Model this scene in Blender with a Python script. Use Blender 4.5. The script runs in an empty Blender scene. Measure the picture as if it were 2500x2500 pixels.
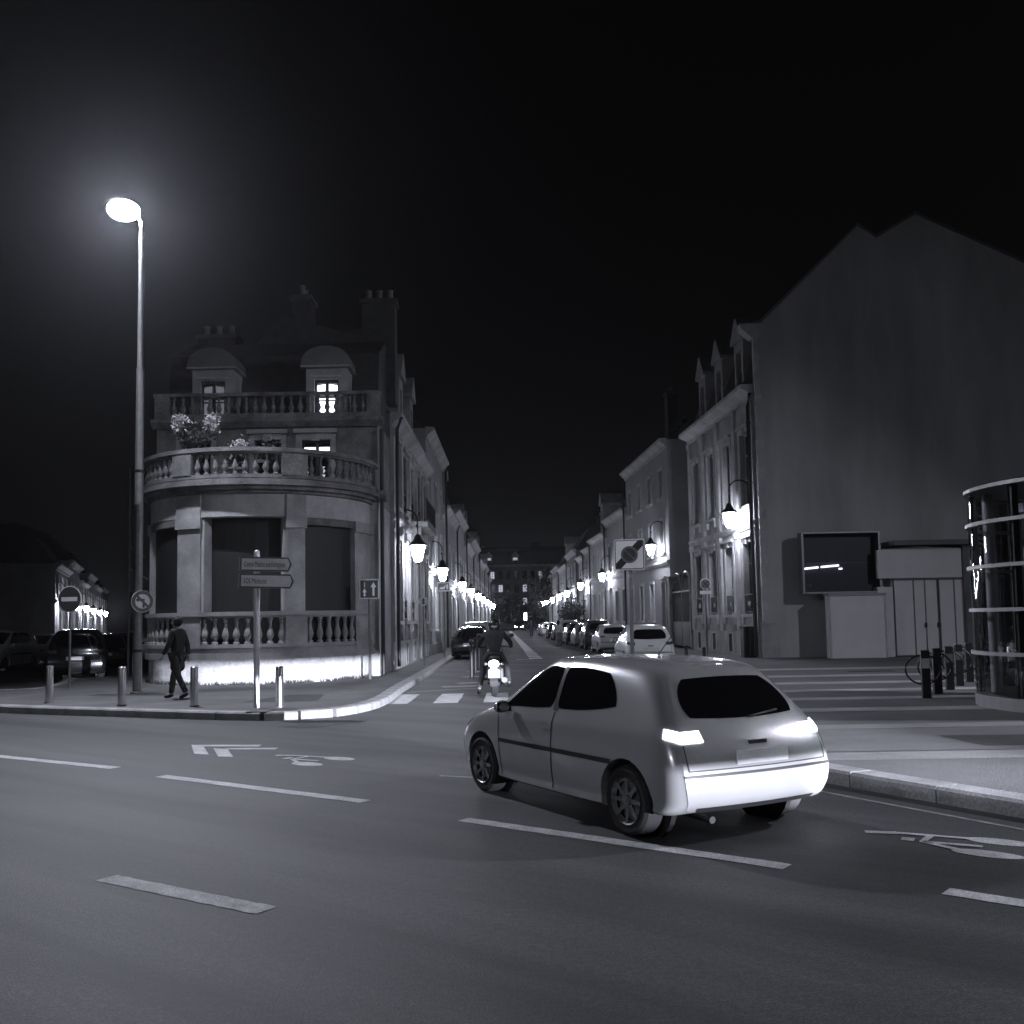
import bpy, bmesh, math, random
import numpy as np
from mathutils import Vector, Matrix

random.seed(7)
R = math.radians
PI = math.pi
scene = bpy.context.scene
COL = scene.collection

# ------------------------------------------------------------------ camera
cam_data = bpy.data.cameras.new("camera")
cam = bpy.data.objects.new("camera", cam_data)
COL.objects.link(cam)
scene.camera = cam
F_PX = 2400.0                      # focal length in pixels of a 2500 px wide frame
PITCH, ROLL = R(4.2), R(1.0)
cam_data.sensor_width = 36.0
cam_data.lens = 36.0 * F_PX / 2500.0
cam_data.clip_start = 0.05
cam_data.clip_end = 1500
cam_data.shift_y = (265.0 - F_PX * math.tan(PITCH)) / 2500.0
cam.matrix_world = (Matrix.Translation((0, 0, 1.7)) @ Matrix.Rotation(PI / 2 + PITCH, 4, 'X')
                    @ Matrix.Rotation(-ROLL, 4, 'Z'))

# ------------------------------------------------------------------ world, moonlight, exposure
world = bpy.data.worlds.new("World")
scene.world = world
world.use_nodes = True
wn = world.node_tree
for n in list(wn.nodes):
    wn.nodes.remove(n)
w_out = wn.nodes.new("ShaderNodeOutputWorld")
w_bg = wn.nodes.new("ShaderNodeBackground")
w_sky = wn.nodes.new("ShaderNodeTexSky")
w_sky.sky_type = 'NISHITA'
w_sky.sun_disc = False
w_sky.sun_elevation = R(35)
w_sky.sun_rotation = R(200)
w_hs = wn.nodes.new("ShaderNodeHueSaturation")
w_hs.inputs['Saturation'].default_value = 0.12
wn.links.new(w_sky.outputs[0], w_hs.inputs['Color'])
wn.links.new(w_hs.outputs[0], w_bg.inputs['Color'])
w_bg.inputs['Strength'].default_value = 0.0004
wn.links.new(w_bg.outputs[0], w_out.inputs['Surface'])

moon_d = bpy.data.lights.new("moonlight", 'SUN')
moon_d.energy = 0.004
moon_d.angle = R(12)
moon_d.color = (0.86, 0.89, 1.0)
moon = bpy.data.objects.new("moonlight", moon_d)
COL.objects.link(moon)
moon.rotation_euler = (R(55), 0, R(-20))

vs = scene.view_settings
vs.view_transform = 'Standard'
vs.look = 'None'
vs.exposure = 0.0
vs.gamma = 1.0
vs.use_curve_mapping = False
scene.cycles.use_denoising = True
scene.cycles.max_bounces = 6
scene.cycles.diffuse_bounces = 3
scene.cycles.glossy_bounces = 4
scene.cycles.transmission_bounces = 6
scene.cycles.volume_bounces = 0
scene.cycles.sample_clamp_indirect = 4.0
scene.cycles.caustics_reflective = False
scene.cycles.caustics_refractive = False

LIGHT = (0.83, 0.855, 1.0)          # the cool tone every lamp of the place has
TALL_LAMP = 2900.0
LANTERN = 190.0
HEADLAMP_W = 120000.0

# ------------------------------------------------------------------ materials
MATS = {}

def mat(name, v, rough=0.8, metal=0.0, var=0.25, scale=3.0, bump=0.0, bump_scale=40.0, spec=0.5,
        stretch=None, coat=0.0, detail=6.0, fine=0.0, ramp=(0.3, 0.72), mid=0.0):
    """grey surface with cloudy variation, fine grain and relief (object space)"""
    if name in MATS:
        return MATS[name]
    m = bpy.data.materials.new(name)
    m.use_nodes = True
    nt = m.node_tree
    b = nt.nodes['Principled BSDF']
    b.inputs['Roughness'].default_value = rough
    b.inputs['Metallic'].default_value = metal
    b.inputs['Specular IOR Level'].default_value = spec
    b.inputs['Coat Weight'].default_value = coat
    b.inputs['Coat Roughness'].default_value = 0.06
    tc = nt.nodes.new('ShaderNodeTexCoord')
    mp = nt.nodes.new('ShaderNodeMapping')
    nt.links.new(tc.outputs['Object'], mp.inputs['Vector'])
    if stretch:
        mp.vector_type = 'TEXTURE'
        mp.inputs['Rotation'].default_value = (0, 0, stretch[0])
        mp.inputs['Scale'].default_value = stretch[1]
    nz = nt.nodes.new('ShaderNodeTexNoise')
    nz.inputs['Scale'].default_value = scale
    nz.inputs['Detail'].default_value = detail
    nz.inputs['Roughness'].default_value = 0.6
    nt.links.new(mp.outputs[0], nz.inputs['Vector'])
    rp = nt.nodes.new('ShaderNodeValToRGB')
    lo, hi = v * (1 - var), v * (1 + var)
    rp.color_ramp.elements[0].position = ramp[0]
    rp.color_ramp.elements[0].color = (lo, lo, lo, 1)
    rp.color_ramp.elements[1].position = ramp[1]
    rp.color_ramp.elements[1].color = (hi, hi, hi, 1)
    nt.links.new(nz.outputs['Fac'], rp.inputs['Fac'])
    col = rp.outputs['Color']
    if fine > 0:
        n2 = nt.nodes.new('ShaderNodeTexNoise')
        n2.inputs['Scale'].default_value = bump_scale
        n2.inputs['Detail'].default_value = 3
        nt.links.new(tc.outputs['Object'], n2.inputs['Vector'])
        r2 = nt.nodes.new('ShaderNodeMapRange')
        r2.inputs['From Min'].default_value = 0.3
        r2.inputs['From Max'].default_value = 0.7
        r2.inputs['To Min'].default_value = 1 - fine
        r2.inputs['To Max'].default_value = 1 + fine
        nt.links.new(n2.outputs['Fac'], r2.inputs['Value'])
        mx = nt.nodes.new('ShaderNodeVectorMath')
        mx.operation = 'SCALE'
        nt.links.new(col, mx.inputs[0])
        nt.links.new(r2.outputs[0], mx.inputs['Scale'])
        col = mx.outputs[0]
    if mid > 0:
        n3 = nt.nodes.new('ShaderNodeTexNoise')
        n3.inputs['Scale'].default_value = 22
        n3.inputs['Detail'].default_value = 5
        n3.inputs['Roughness'].default_value = 0.75
        nt.links.new(tc.outputs['Object'], n3.inputs['Vector'])
        r3 = nt.nodes.new('ShaderNodeMapRange')
        r3.inputs['From Min'].default_value = 0.35
        r3.inputs['From Max'].default_value = 0.65
        r3.inputs['To Min'].default_value = 1 - mid
        r3.inputs['To Max'].default_value = 1 + mid
        nt.links.new(n3.outputs['Fac'], r3.inputs['Value'])
        m3 = nt.nodes.new('ShaderNodeVectorMath')
        m3.operation = 'SCALE'
        nt.links.new(col, m3.inputs[0])
        nt.links.new(r3.outputs[0], m3.inputs['Scale'])
        col = m3.outputs[0]
    nt.links.new(col, b.inputs['Base Color'])
    if bump > 0:
        bz = nt.nodes.new('ShaderNodeTexNoise')
        bz.inputs['Scale'].default_value = bump_scale
        bz.inputs['Detail'].default_value = 4
        nt.links.new(tc.outputs['Object'], bz.inputs['Vector'])
        bp = nt.nodes.new('ShaderNodeBump')
        bp.inputs['Strength'].default_value = bump
        bp.inputs['Distance'].default_value = 0.02 if bump_scale < 80 else 0.006
        nt.links.new(bz.outputs['Fac'], bp.inputs['Height'])
        nt.links.new(bp.outputs[0], b.inputs['Normal'])
    MATS[name] = m
    return m

def emit(name, strength, base=0.6, light_scene=True):
    if name in MATS:
        return MATS[name]
    m = bpy.data.materials.new(name)
    m.use_nodes = True
    b = m.node_tree.nodes['Principled BSDF']
    b.inputs['Base Color'].default_value = (base, base, base, 1)
    b.inputs['Emission Color'].default_value = (*LIGHT, 1)
    b.inputs['Emission Strength'].default_value = strength
    b.inputs['Roughness'].default_value = 0.4
    if not light_scene:
        m.cycles.emission_sampling = 'NONE'
    MATS[name] = m
    return m

def dark_glass(name, v=0.01, rough=0.04):
    if name in MATS:
        return MATS[name]
    m = bpy.data.materials.new(name)
    m.use_nodes = True
    b = m.node_tree.nodes['Principled BSDF']
    b.inputs['Base Color'].default_value = (v, v, v * 1.1, 1)
    b.inputs['Roughness'].default_value = rough
    b.inputs['Specular IOR Level'].default_value = 0.6
    MATS[name] = m
    return m

def clear_glass(name):
    """single-sheet pane: mostly see-through, mirror-like at grazing angles"""
    if name in MATS:
        return MATS[name]
    m = bpy.data.materials.new(name)
    m.use_nodes = True
    nt = m.node_tree
    nt.nodes.clear()
    out = nt.nodes.new('ShaderNodeOutputMaterial')
    mix = nt.nodes.new('ShaderNodeMixShader')
    tr = nt.nodes.new('ShaderNodeBsdfTransparent')
    tr.inputs[0].default_value = (0.88, 0.89, 0.92, 1)
    gl = nt.nodes.new('ShaderNodeBsdfGlossy')
    gl.inputs['Roughness'].default_value = 0.015
    fr = nt.nodes.new('ShaderNodeFresnel')
    fr.inputs['IOR'].default_value = 1.5
    nt.links.new(fr.outputs[0], mix.inputs[0])
    nt.links.new(tr.outputs[0], mix.inputs[1])
    nt.links.new(gl.outputs[0], mix.inputs[2])
    nt.links.new(mix.outputs[0], out.inputs[0])
    MATS[name] = m
    return m

ASPH = mat('asphalt', 0.043, 0.7, var=0.55, scale=0.8, bump=0.5, bump_scale=82, spec=0.4,
           stretch=(R(-37), (9.0, 1.0, 1.0)), fine=0.6, detail=9.0, ramp=(0.36, 0.66), mid=0.3)
ASPH_STREET = ASPH
PATCH = mat('asphalt_patch', 0.028, 0.85, var=0.25, scale=2, bump=0.3, bump_scale=60, fine=0.2)
PAVE = mat('pavement_asphalt', 0.085, 0.85, var=0.3, scale=0.9, bump=0.3, bump_scale=60, fine=0.2)
PLAZA = mat('plaza_paving', 0.11, 0.85, var=0.25, scale=0.8, bump=0.25, bump_scale=45, fine=0.15)
BAND = mat('pale_paving', 0.34, 0.8, var=0.25, scale=1.6, bump=0.2, bump_scale=45, fine=0.15)
KERB = mat('granite_kerb', 0.22, 0.75, var=0.35, scale=2.2, bump=0.3, bump_scale=50, fine=0.25)
PAINT = mat('road_paint', 0.44, 0.7, var=0.30, scale=4.0, bump=0.25, bump_scale=90, fine=0.45)
PAINT_OLD = mat('worn_road_paint', 0.25, 0.7, var=0.45, scale=6.0, bump=0.25, bump_scale=90, fine=0.5)
STONE = mat('limestone', 0.34, 0.85, var=0.36, scale=1.1, bump=0.2, bump_scale=30, fine=0.12)
STONE_PALE = mat('pale_limestone', 0.44, 0.85, var=0.3, scale=1.2, bump=0.15, bump_scale=30, fine=0.1)
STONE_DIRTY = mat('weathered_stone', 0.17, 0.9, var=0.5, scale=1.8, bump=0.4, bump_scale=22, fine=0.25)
RENDER_GREY = mat('grey_render', 0.34, 0.9, var=0.26, scale=0.35, bump=0.1, bump_scale=40, fine=0.1)
RENDER_PALE = mat('pale_render', 0.32, 0.9, var=0.15, scale=0.7, bump=0.1, bump_scale=40, fine=0.1)
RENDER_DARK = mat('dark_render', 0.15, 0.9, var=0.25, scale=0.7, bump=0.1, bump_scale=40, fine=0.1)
GABLE = mat('stained_gable_render', 0.44, 0.9, var=0.3, scale=0.45, bump=0.12, bump_scale=30, fine=0.12, stretch=(0.0, (1.0, 1.0, 3.5)))
BRICK = mat('darkened_chimney', 0.055, 0.9, var=0.4, scale=3, bump=0.2)  # tone darkened in the colour so chimneys sink into the unlit skyline
WHITE = mat('white_panel', 0.62, 0.6, var=0.06, scale=1.5)
SLATE = mat('slate_roof', 0.05, 0.75, var=0.3, scale=4, bump=0.2)
ZINC = mat('zinc', 0.16, 0.5, metal=0.4, var=0.2, scale=2)
SHUTTER = mat('roller_shutter', 0.026, 0.6, var=0.12, scale=1.0)
BLACK = mat('black_paint', 0.012, 0.45, var=0.1)
IRON = mat('dark_iron', 0.018, 0.5, var=0.2, metal=0.3)
STEEL = mat('brushed_steel', 0.60, 0.27, metal=0.95, var=0.08, scale=6)
PLINTH_BRIGHT = mat('brightened_plinth', 0.52, 0.9, var=0.35, scale=1.6, bump=0.4, bump_scale=18, fine=0.2)  # raised pale tone puts part of the headlamp glare into the colour
GALV = mat('galvanised_steel', 0.21, 0.42, metal=0.85, var=0.18, scale=7)
ALU = mat('aluminium', 0.30, 0.45, metal=0.5, var=0.06)
WOOD_DARK = mat('dark_joinery', 0.05, 0.6, var=0.2)
FRAME_W = mat('pale_joinery', 0.38, 0.6, var=0.1)
SIGN_W = mat('sign_white', 0.85, 0.35, var=0.05)
SIGN_GREY = mat('sign_pale_grey', 0.72, 0.4, var=0.10, scale=8)
SIGN_DARK = mat('sign_dark', 0.055, 0.4, var=0.1)
SIGN_MID = mat('sign_mid_grey', 0.12, 0.4, var=0.1)
SIGN_INK = mat('sign_ink', 0.04, 0.5, var=0.1)
GLASS = dark_glass('window_glass', 0.012)
GLASS_DIM = emit('dim_lit_pane', 0.09, 0.05, False)
GLASS_LIT = emit('lit_pane', 3.0, 0.4, False)
GLASS_SOFT = emit('softly_lit_pane', 0.26, 0.2, False)
GLASS_FAR = emit('far_lit_pane', 0.55, 0.2, False)
CAR_GLASS = dark_glass('car_glass', 0.006)
KIOSK_GLASS = clear_glass('clear_glass')
TYRE = mat('tyre_rubber', 0.015, 0.85, var=0.15)
RIM = mat('wheel_rim', 0.30, 0.35, metal=0.8, var=0.1)
PLASTIC = mat('black_plastic', 0.02, 0.5, var=0.1)
LEAF = mat('leaf', 0.05, 0.7, var=0.4, scale=6)
LEAF_DARK = mat('dark_leaf', 0.035, 0.8, var=0.3, scale=4)
PETAL = mat('pale_petal', 0.55, 0.7, var=0.2, scale=9)
BARK = mat('bark', 0.05, 0.9, var=0.3, scale=5, bump=0.4)
CLAY = mat('plant_pot', 0.18, 0.8)
CLOTH_BLACK = mat('black_cloth', 0.014, 0.9, var=0.3, scale=9)
CLOTH_DARK = mat('dark_cloth', 0.03, 0.9, var=0.3, scale=9)
CLOTH_PALE = mat('pale_cloth', 0.45, 0.9, var=0.15, scale=9)
CLOTH_GREY = mat('grey_cloth', 0.16, 0.9, var=0.2, scale=9)
SKIN = mat('skin', 0.28, 0.6, var=0.1)
HAIR = mat('dark_hair', 0.012, 0.9, var=0.3, scale=30)
LAMP_GLASS = emit('lantern_glass', LANTERN)
BOWL = emit('street_lamp_bowl', TALL_LAMP)
TAIL_ON = emit('tail_light_on', 9.0)
TAIL_OFF = mat('tail_light_lens', 0.08, 0.15, var=0.1, spec=0.8)
HEAD_GLASS = mat('headlight_lens', 0.35, 0.12, var=0.05, spec=0.8)
HEAD_ON = emit('headlight_on', 60.0)
PLATE = mat('number_plate', 0.72, 0.35, var=0.05)

# ------------------------------------------------------------------ mesh building
WORK = bpy.data.scenes.new('workshop')       # small side scene where modifiers are baked into meshes

def apply_mods(o):
    with bpy.context.temp_override(scene=WORK, view_layer=WORK.view_layers[0]):
        dg = bpy.context.evaluated_depsgraph_get()
        dg.update()
        return bpy.data.meshes.new_from_object(o.evaluated_get(dg))

class MB:
    def __init__(self):
        self.v, self.f = [], []

    def add(self, vs, fs):
        o = len(self.v)
        self.v += [tuple(p) for p in vs]
        self.f += [tuple(i + o for i in f) for f in fs]
        return self

    def box(self, x0, x1, y0, y1, z0, z1):
        return self.add([(x0, y0, z0), (x1, y0, z0), (x1, y1, z0), (x0, y1, z0),
                         (x0, y0, z1), (x1, y0, z1), (x1, y1, z1), (x0, y1, z1)],
                        [(0, 3, 2, 1), (4, 5, 6, 7), (0, 1, 5, 4), (1, 2, 6, 5), (2, 3, 7, 6), (3, 0, 4, 7)])

    def prism(self, poly, z0, z1):
        n = len(poly)
        vs = [(x, y, z0) for x, y in poly] + [(x, y, z1) for x, y in poly]
        fs = [tuple(range(n - 1, -1, -1)), tuple(range(n, 2 * n))]
        fs += [(i, (i + 1) % n, n + (i + 1) % n, n + i) for i in range(n)]
        return self.add(vs, fs)

    def prism_y(self, poly, y0, y1):
        """polygon in x,z extruded along y"""
        n = len(poly)
        vs = [(x, y0, z) for x, z in poly] + [(x, y1, z) for x, z in poly]
        fs = [tuple(range(n)), tuple(range(2 * n - 1, n - 1, -1))]
        fs += [(i, n + i, n + (i + 1) % n, (i + 1) % n) for i in range(n)]
        return self.add(vs, fs)

    def prism_x(self, poly, x0, x1):
        """polygon in y,z extruded along x"""
        n = len(poly)
        vs = [(x0, y, z) for y, z in poly] + [(x1, y, z) for y, z in poly]
        fs = [tuple(range(n - 1, -1, -1)), tuple(range(n, 2 * n))]
        fs += [(i, (i + 1) % n, n + (i + 1) % n, n + i) for i in range(n)]
        return self.add(vs, fs)

    def lathe(self, prof, n=12, c=(0, 0, 0), cap=True):
        vs, fs = [], []
        for r, z in prof:
            for k in range(n):
                a = 2 * PI * k / n
                vs.append((c[0] + r * math.cos(a), c[1] + r * math.sin(a), c[2] + z))
        for i in range(len(prof) - 1):
            for k in range(n):
                a, b = i * n + k, i * n + (k + 1) % n
                fs.append((a, b, b + n, a + n))
        if cap:
            fs.append(tuple(range(n - 1, -1, -1)))
            m = (len(prof) - 1) * n
            fs.append(tuple(range(m, m + n)))
        return self.add(vs, fs)

    def tube(self, pts, r, n=8):
        pts = [Vector(p) for p in pts]
        rs = r if isinstance(r, (list, tuple)) else [r] * len(pts)
        vs, fs = [], []
        ref = Vector((0, 0, 1))
        for i, p in enumerate(pts):
            d = (pts[min(i + 1, len(pts) - 1)] - pts[max(i - 1, 0)]).normalized()
            u = d.cross(ref)
            if u.length < 0.1:
                u = d.cross(Vector((1, 0, 0)))
            u.normalize()
            w = d.cross(u)
            for k in range(n):
                a = 2 * PI * k / n
                vs.append(p + (u * math.cos(a) + w * math.sin(a)) * rs[i])
        for i in range(len(pts) - 1):
            for k in range(n):
                a, b = i * n + k, i * n + (k + 1) % n
                fs.append((a, b, b + n, a + n))
        fs.append(tuple(range(n - 1, -1, -1)))
        m = (len(pts) - 1) * n
        fs.append(tuple(range(m, m + n)))
        return self.add(vs, fs)

    def arc_box(self, c, r0, r1, z0, z1, a0, a1, n=12):
        """ring sector about c; angle in degrees from the -Y direction, positive towards +X"""
        vs, fs = [], []
        for k in range(n + 1):
            a = R(a0 + (a1 - a0) * k / n)
            s, co = math.sin(a), -math.cos(a)
            for r in (r0, r1):
                for z in (z0, z1):
                    vs.append((c[0] + r * s, c[1] + r * co, z))
        for k in range(n):
            a, b = 4 * k, 4 * k + 4
            fs += [(a + 2, b + 2, b + 3, a + 3), (a, a + 1, b + 1, b), (a + 1, a + 3, b + 3, b + 1), (a, b, b + 2, a + 2)]
        fs += [(0, 2, 3, 1), (4 * n, 4 * n + 1, 4 * n + 3, 4 * n + 2)]
        return self.add(vs, fs)

    def ball(self, c, r, n=10, m=6, zs=1.0):
        prof = [(r * math.sin(PI * i / m) + 1e-4, -r * zs * math.cos(PI * i / m)) for i in range(m + 1)]
        return self.lathe(prof, n, c)

    def mesh(self, name, smooth=False, fix=True):
        me = bpy.data.meshes.new(name)
        me.from_pydata(self.v, [], self.f)
        if fix:
            bm = bmesh.new()
            bm.from_mesh(me)
            bmesh.ops.recalc_face_normals(bm, faces=bm.faces[:])
            bm.to_mesh(me)
            bm.free()
        if smooth:
            me.polygons.foreach_set('use_smooth', [True] * len(me.polygons))
            try:
                me.set_sharp_from_angle(angle=R(38))
            except Exception:
                pass
        me.update()
        return me

def obj(name, me, m=None, parent=None, loc=(0, 0, 0), rot=(0, 0, 0), scale=(1, 1, 1), smooth=False, bevel=0.0):
    if isinstance(me, MB):
        me = me.mesh(name, smooth)
    if m is not None and len(me.materials) == 0:
        me.materials.append(m)
    o = bpy.data.objects.new(name, me)
    COL.objects.link(o)
    o.location, o.rotation_euler, o.scale = loc, rot, scale
    if m is not None and me.materials[0] is not m:
        o.material_slots[0].link = 'OBJECT'
        o.material_slots[0].material = m
    if parent is not None:
        o.parent = parent
    if bevel > 0:
        b = o.modifiers.new('bevel', 'BEVEL')
        b.width, b.segments, b.limit_method = bevel, 2, 'ANGLE'
    return o

def tag(o, label=None, cat=None, group=None, kind=None):
    if label:
        o['label'] = label
    if cat:
        o['category'] = cat
    if group:
        o['group'] = group
    if kind:
        o['kind'] = kind
    return o

def thing(name, label, cat, loc=(0, 0, 0), rz=0.0, group=None):
    o = bpy.data.objects.new(name, None)
    COL.objects.link(o)
    o.location, o.rotation_euler = loc, (0, 0, rz)
    o.empty_display_size = 0.2
    return tag(o, label, cat, group)

def flat(poly, z=0.0):
    m = MB()
    m.add([(x, y, z) for x, y in poly], [tuple(range(len(poly)))])
    return m

# ------------------------------------------------------------------ ground: road, pavements, kerbs
road_m = MB()
NX, NY = 40, 60
xs = np.linspace(-260, 260, NX)
ys = np.linspace(-60, 460, NY)
road_m.add([(x, y, 0.0) for y in ys for x in xs],
           [(j * NX + i, j * NX + i + 1, (j + 1) * NX + i + 1, (j + 1) * NX + i) for j in range(NY - 1) for i in range(NX - 1)])
road = tag(obj('road', road_m, ASPH), 'dark worn asphalt of the crossing and its streets', kind='structure')

def smooth_path(pts, step=0.5):
    out = []
    P = [Vector((p[0], p[1])) for p in pts]
    for i in range(len(P) - 1):
        p0, p1, p2, p3 = P[max(i - 1, 0)], P[i], P[i + 1], P[min(i + 2, len(P) - 1)]
        n = max(1, int((p2 - p1).length / step)) if (p2 - p1).length < 8 else 1
        for k in range(n):
            t = k / n
            if n == 1:
                out.append(p1)
            else:
                out.append(0.5 * ((2 * p1) + (p2 - p0) * t + (2 * p0 - 5 * p1 + 4 * p2 - p3) * t * t
                                  + (3 * p1 - p0 - 3 * p2 + p3) * t ** 3))
    out.append(P[-1])
    return out

KZ = 0.14
LEFT_KERB = [(-2.6, 200), (-2.75, 70), (-2.85, 44), (-2.85, 36), (-2.85, 29), (-2.85, 24), (-2.8, 20.9), (-2.98, 19.2), (-3.45, 18.15), (-4.3, 17.75),
             (-5.4, 18.1), (-7.0, 18.8), (-9.0, 19.7), (-10.7, 20.55), (-12.2, 21.6), (-13.2, 23.2), (-13.5, 25.5),
             (-13.3, 29.5), (-24.7, 60.5), (-80, 210)]
RIGHT_KERB = [(16, -9), (12.4, -5), (9.2, 0.0), (6.1, 5.2), (4.32, 8.3), (3.25, 10.25), (2.75, 11.4), (2.45, 12.7), (2.4, 14.2),
              (2.4, 20), (2.4, 26), (2.45, 29.3), (2.75, 30.6), (3.6, 31.2), (5.0, 31.4), (5.8, 31.9), (5.95, 33), (5.95, 40), (5.8, 46), (5.7, 52), (5.5, 60), (4.55, 104), (3.9, 200)]
lk, rk = smooth_path(LEFT_KERB), smooth_path(RIGHT_KERB)

def pavement(name, label, kerb, extra, m):
    """raised sheet whose edge stops at the back of the kerb stones"""
    pts = [tuple(p) for p in kerb] + extra
    mb = MB()
    n = len(pts)
    mb.add([(x, y, KZ) for x, y in pts] + [(x, y, -0.05) for x, y in pts],
           [tuple(range(n))] + [(i, (i + 1) % n, n + (i + 1) % n, n + i) for i in range(n)])
    me = mb.mesh(name)
    bm = bmesh.new()
    bm.from_mesh(me)
    bmesh.ops.triangulate(bm, faces=[f for f in bm.faces if len(f.verts) > 4])
    bmesh.ops.recalc_face_normals(bm, faces=bm.faces[:])
    bm.to_mesh(me)
    bm.free()
    return tag(obj(name, me, m), label, kind='structure')

def offset_path(path, d):
    """shift a path sideways by d to the left of its direction"""
    out = []
    for i, p in enumerate(path):
        t = (path[min(i + 1, len(path) - 1)] - path[max(i - 1, 0)]).normalized()
        out.append(Vector((p.x - t.y * d, p.y + t.x * d)))
    return out

pave_l = pavement('pavement', 'dark asphalt pavement round the rounded corner building', offset_path(lk, -0.14), [], PAVE)
pave_r = pavement('pavement', 'wide paved forecourt in front of the blank gable wall', offset_path(rk, -0.14), [(60, 200), (60, -9)], PLAZA)

stone_me = MB()
stone_me.prism_x([(-0.15, -0.06), (-0.15, KZ - 0.02), (-0.12, KZ + 0.006), (0.15, KZ + 0.006), (0.15, -0.06)], 0.005, 0.995)
stone_me = stone_me.mesh('kerb_stone')

def lay_kerb(path, parent, near):
    """stones about a metre long, each its own piece; far away they get longer"""
    acc = [0.0]
    for i in range(1, len(path)):
        acc.append(acc[-1] + (path[i] - path[i - 1]).length)
    def at(s):
        for i in range(1, len(path)):
            if acc[i] >= s or i == len(path) - 1:
                t = (s - acc[i - 1]) / max(1e-6, acc[i] - acc[i - 1])
                return path[i - 1].lerp(path[i], min(1, max(0, t)))
    s = 0.0
    while s < acc[-1] - 0.05:
        p = at(s)
        far = p.length > near
        step = min(9.0 if far else random.uniform(0.88, 1.08), acc[-1] - s)
        q = at(s + step)
        if not far:
            nxt = at(min(s + 2.0, acc[-1]))
            if abs((nxt - p).normalized().cross((q - p).normalized())) > 0.08:
                step = 0.62
                q = at(min(s + step, acc[-1]))
        d = q - p
        mid_z = random.uniform(-0.001, 0.001)
        obj('kerb_stone', stone_me, KERB, parent, (p.x, p.y, mid_z), (0, 0, math.atan2(d.y, d.x)), (max(d.length, 0.05), -1, 1))
        s += step

lay_kerb(lk, pave_l, 62)
lay_kerb(rk, pave_r, 62)

# pale bands of paving across the forecourt
for y, w in ((28.9, 0.9), (25.6, 0.8), (22.9, 0.7), (20.6, 0.62), (18.6, 0.55), (16.4, 0.6), (13.9, 0.5), (11.0, 0.6)):
    x0 = 2.62 if y > 13 else 3.2
    obj('paving_band', flat([(x0, y - w / 2), (24, y - w / 2 - 0.25), (24, y + w / 2 - 0.25), (x0, y + w / 2)], KZ + 0.004), BAND if y > 15 else mat('grey_paving_band', 0.19, 0.85, var=0.2, scale=1.5, bump=0.2, fine=0.15), pave_r)
obj('drain_cover', MB().box(9.2, 10.4, 27.0, 27.35, KZ, KZ + 0.006), PATCH, pave_r)
obj('asphalt_repair', flat([(5.5, 11.7), (9.2, 11.4), (9.4, 12.5), (5.4, 12.7)], KZ + 0.004), PATCH, pave_r)
obj('asphalt_repair', flat([(-5.6, 20.0), (-4.0, 20.1), (-4.2, 21.9), (-5.0, 22.0)], KZ + 0.004), PATCH, pave_l)
obj('asphalt_repair', flat([(-9.9, 22.8), (-8.0, 22.5), (-7.6, 23.0), (-9.8, 23.4)], KZ + 0.004), PATCH, pave_l)

# kerb drain inlet in the rounded corner
inlet = MB()
inlet.box(-0.2, 0.2, -0.03, 0.3, 0.0, 0.153)
drain = obj('drain_inlet', inlet, mat('cast_iron', 0.05, 0.7), pave_l, (-4.62, 17.74, 0.002), (0, 0, R(-14)))
for sx in (-0.17, 0.02):
    obj('slot', MB().box(sx, sx + 0.14, -0.036, -0.031, 0.02, 0.10), BLACK, drain)

# ------------------------------------------------------------------ painted markings (children of the road)
MK = 0.004

def ribbon(pts, w, name='lane_dash', m=None, z=MK, ragged=0.0):
    P = [Vector((p[0], p[1])) for p in pts]
    L, Rr = [], []
    for i, p in enumerate(P):
        t = (P[min(i + 1, len(P) - 1)] - P[max(i - 1, 0)]).normalized()
        nrm = Vector((-t.y, t.x))
        j1, j2 = (random.uniform(-ragged, ragged) for _ in range(2))
        L.append(p + nrm * (w / 2 + j1))
        Rr.append(p - nrm * (w / 2 + j2))
    mb = MB()
    n = len(P)
    mb.add([(p.x, p.y, z) for p in L] + [(p.x, p.y, z) for p in Rr], [(n + i, n + i + 1, i + 1, i) for i in range(n - 1)])
    return obj(name, mb, m or PAINT, road)

def dash(a, b, w=0.16, m=None, n=24):
    a, b = Vector(a), Vector(b)
    return ribbon([a.lerp(b, i / n) for i in range(n + 1)], w, m=m, ragged=0.006)

dash((-7.9, 13.95), (-4.85, 12.07))
dash((-4.05, 11.36), (-1.44, 9.53))
dash((-0.46, 8.60), (1.83, 6.81))
dash((2.62, 6.16), (5.0, 4.1))
dash((-2.80, 6.83), (-1.50, 6.00), 0.17, PAINT_OLD)
dash((-12.6, 17.0), (-9.0, 14.7))
# gutter line beside the forecourt kerb
gl = [p for p in offset_path(rk, 0.55) if -2 < p.y < 11.0]
ribbon(gl, 0.05, 'gutter_line', PAINT_OLD)

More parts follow.
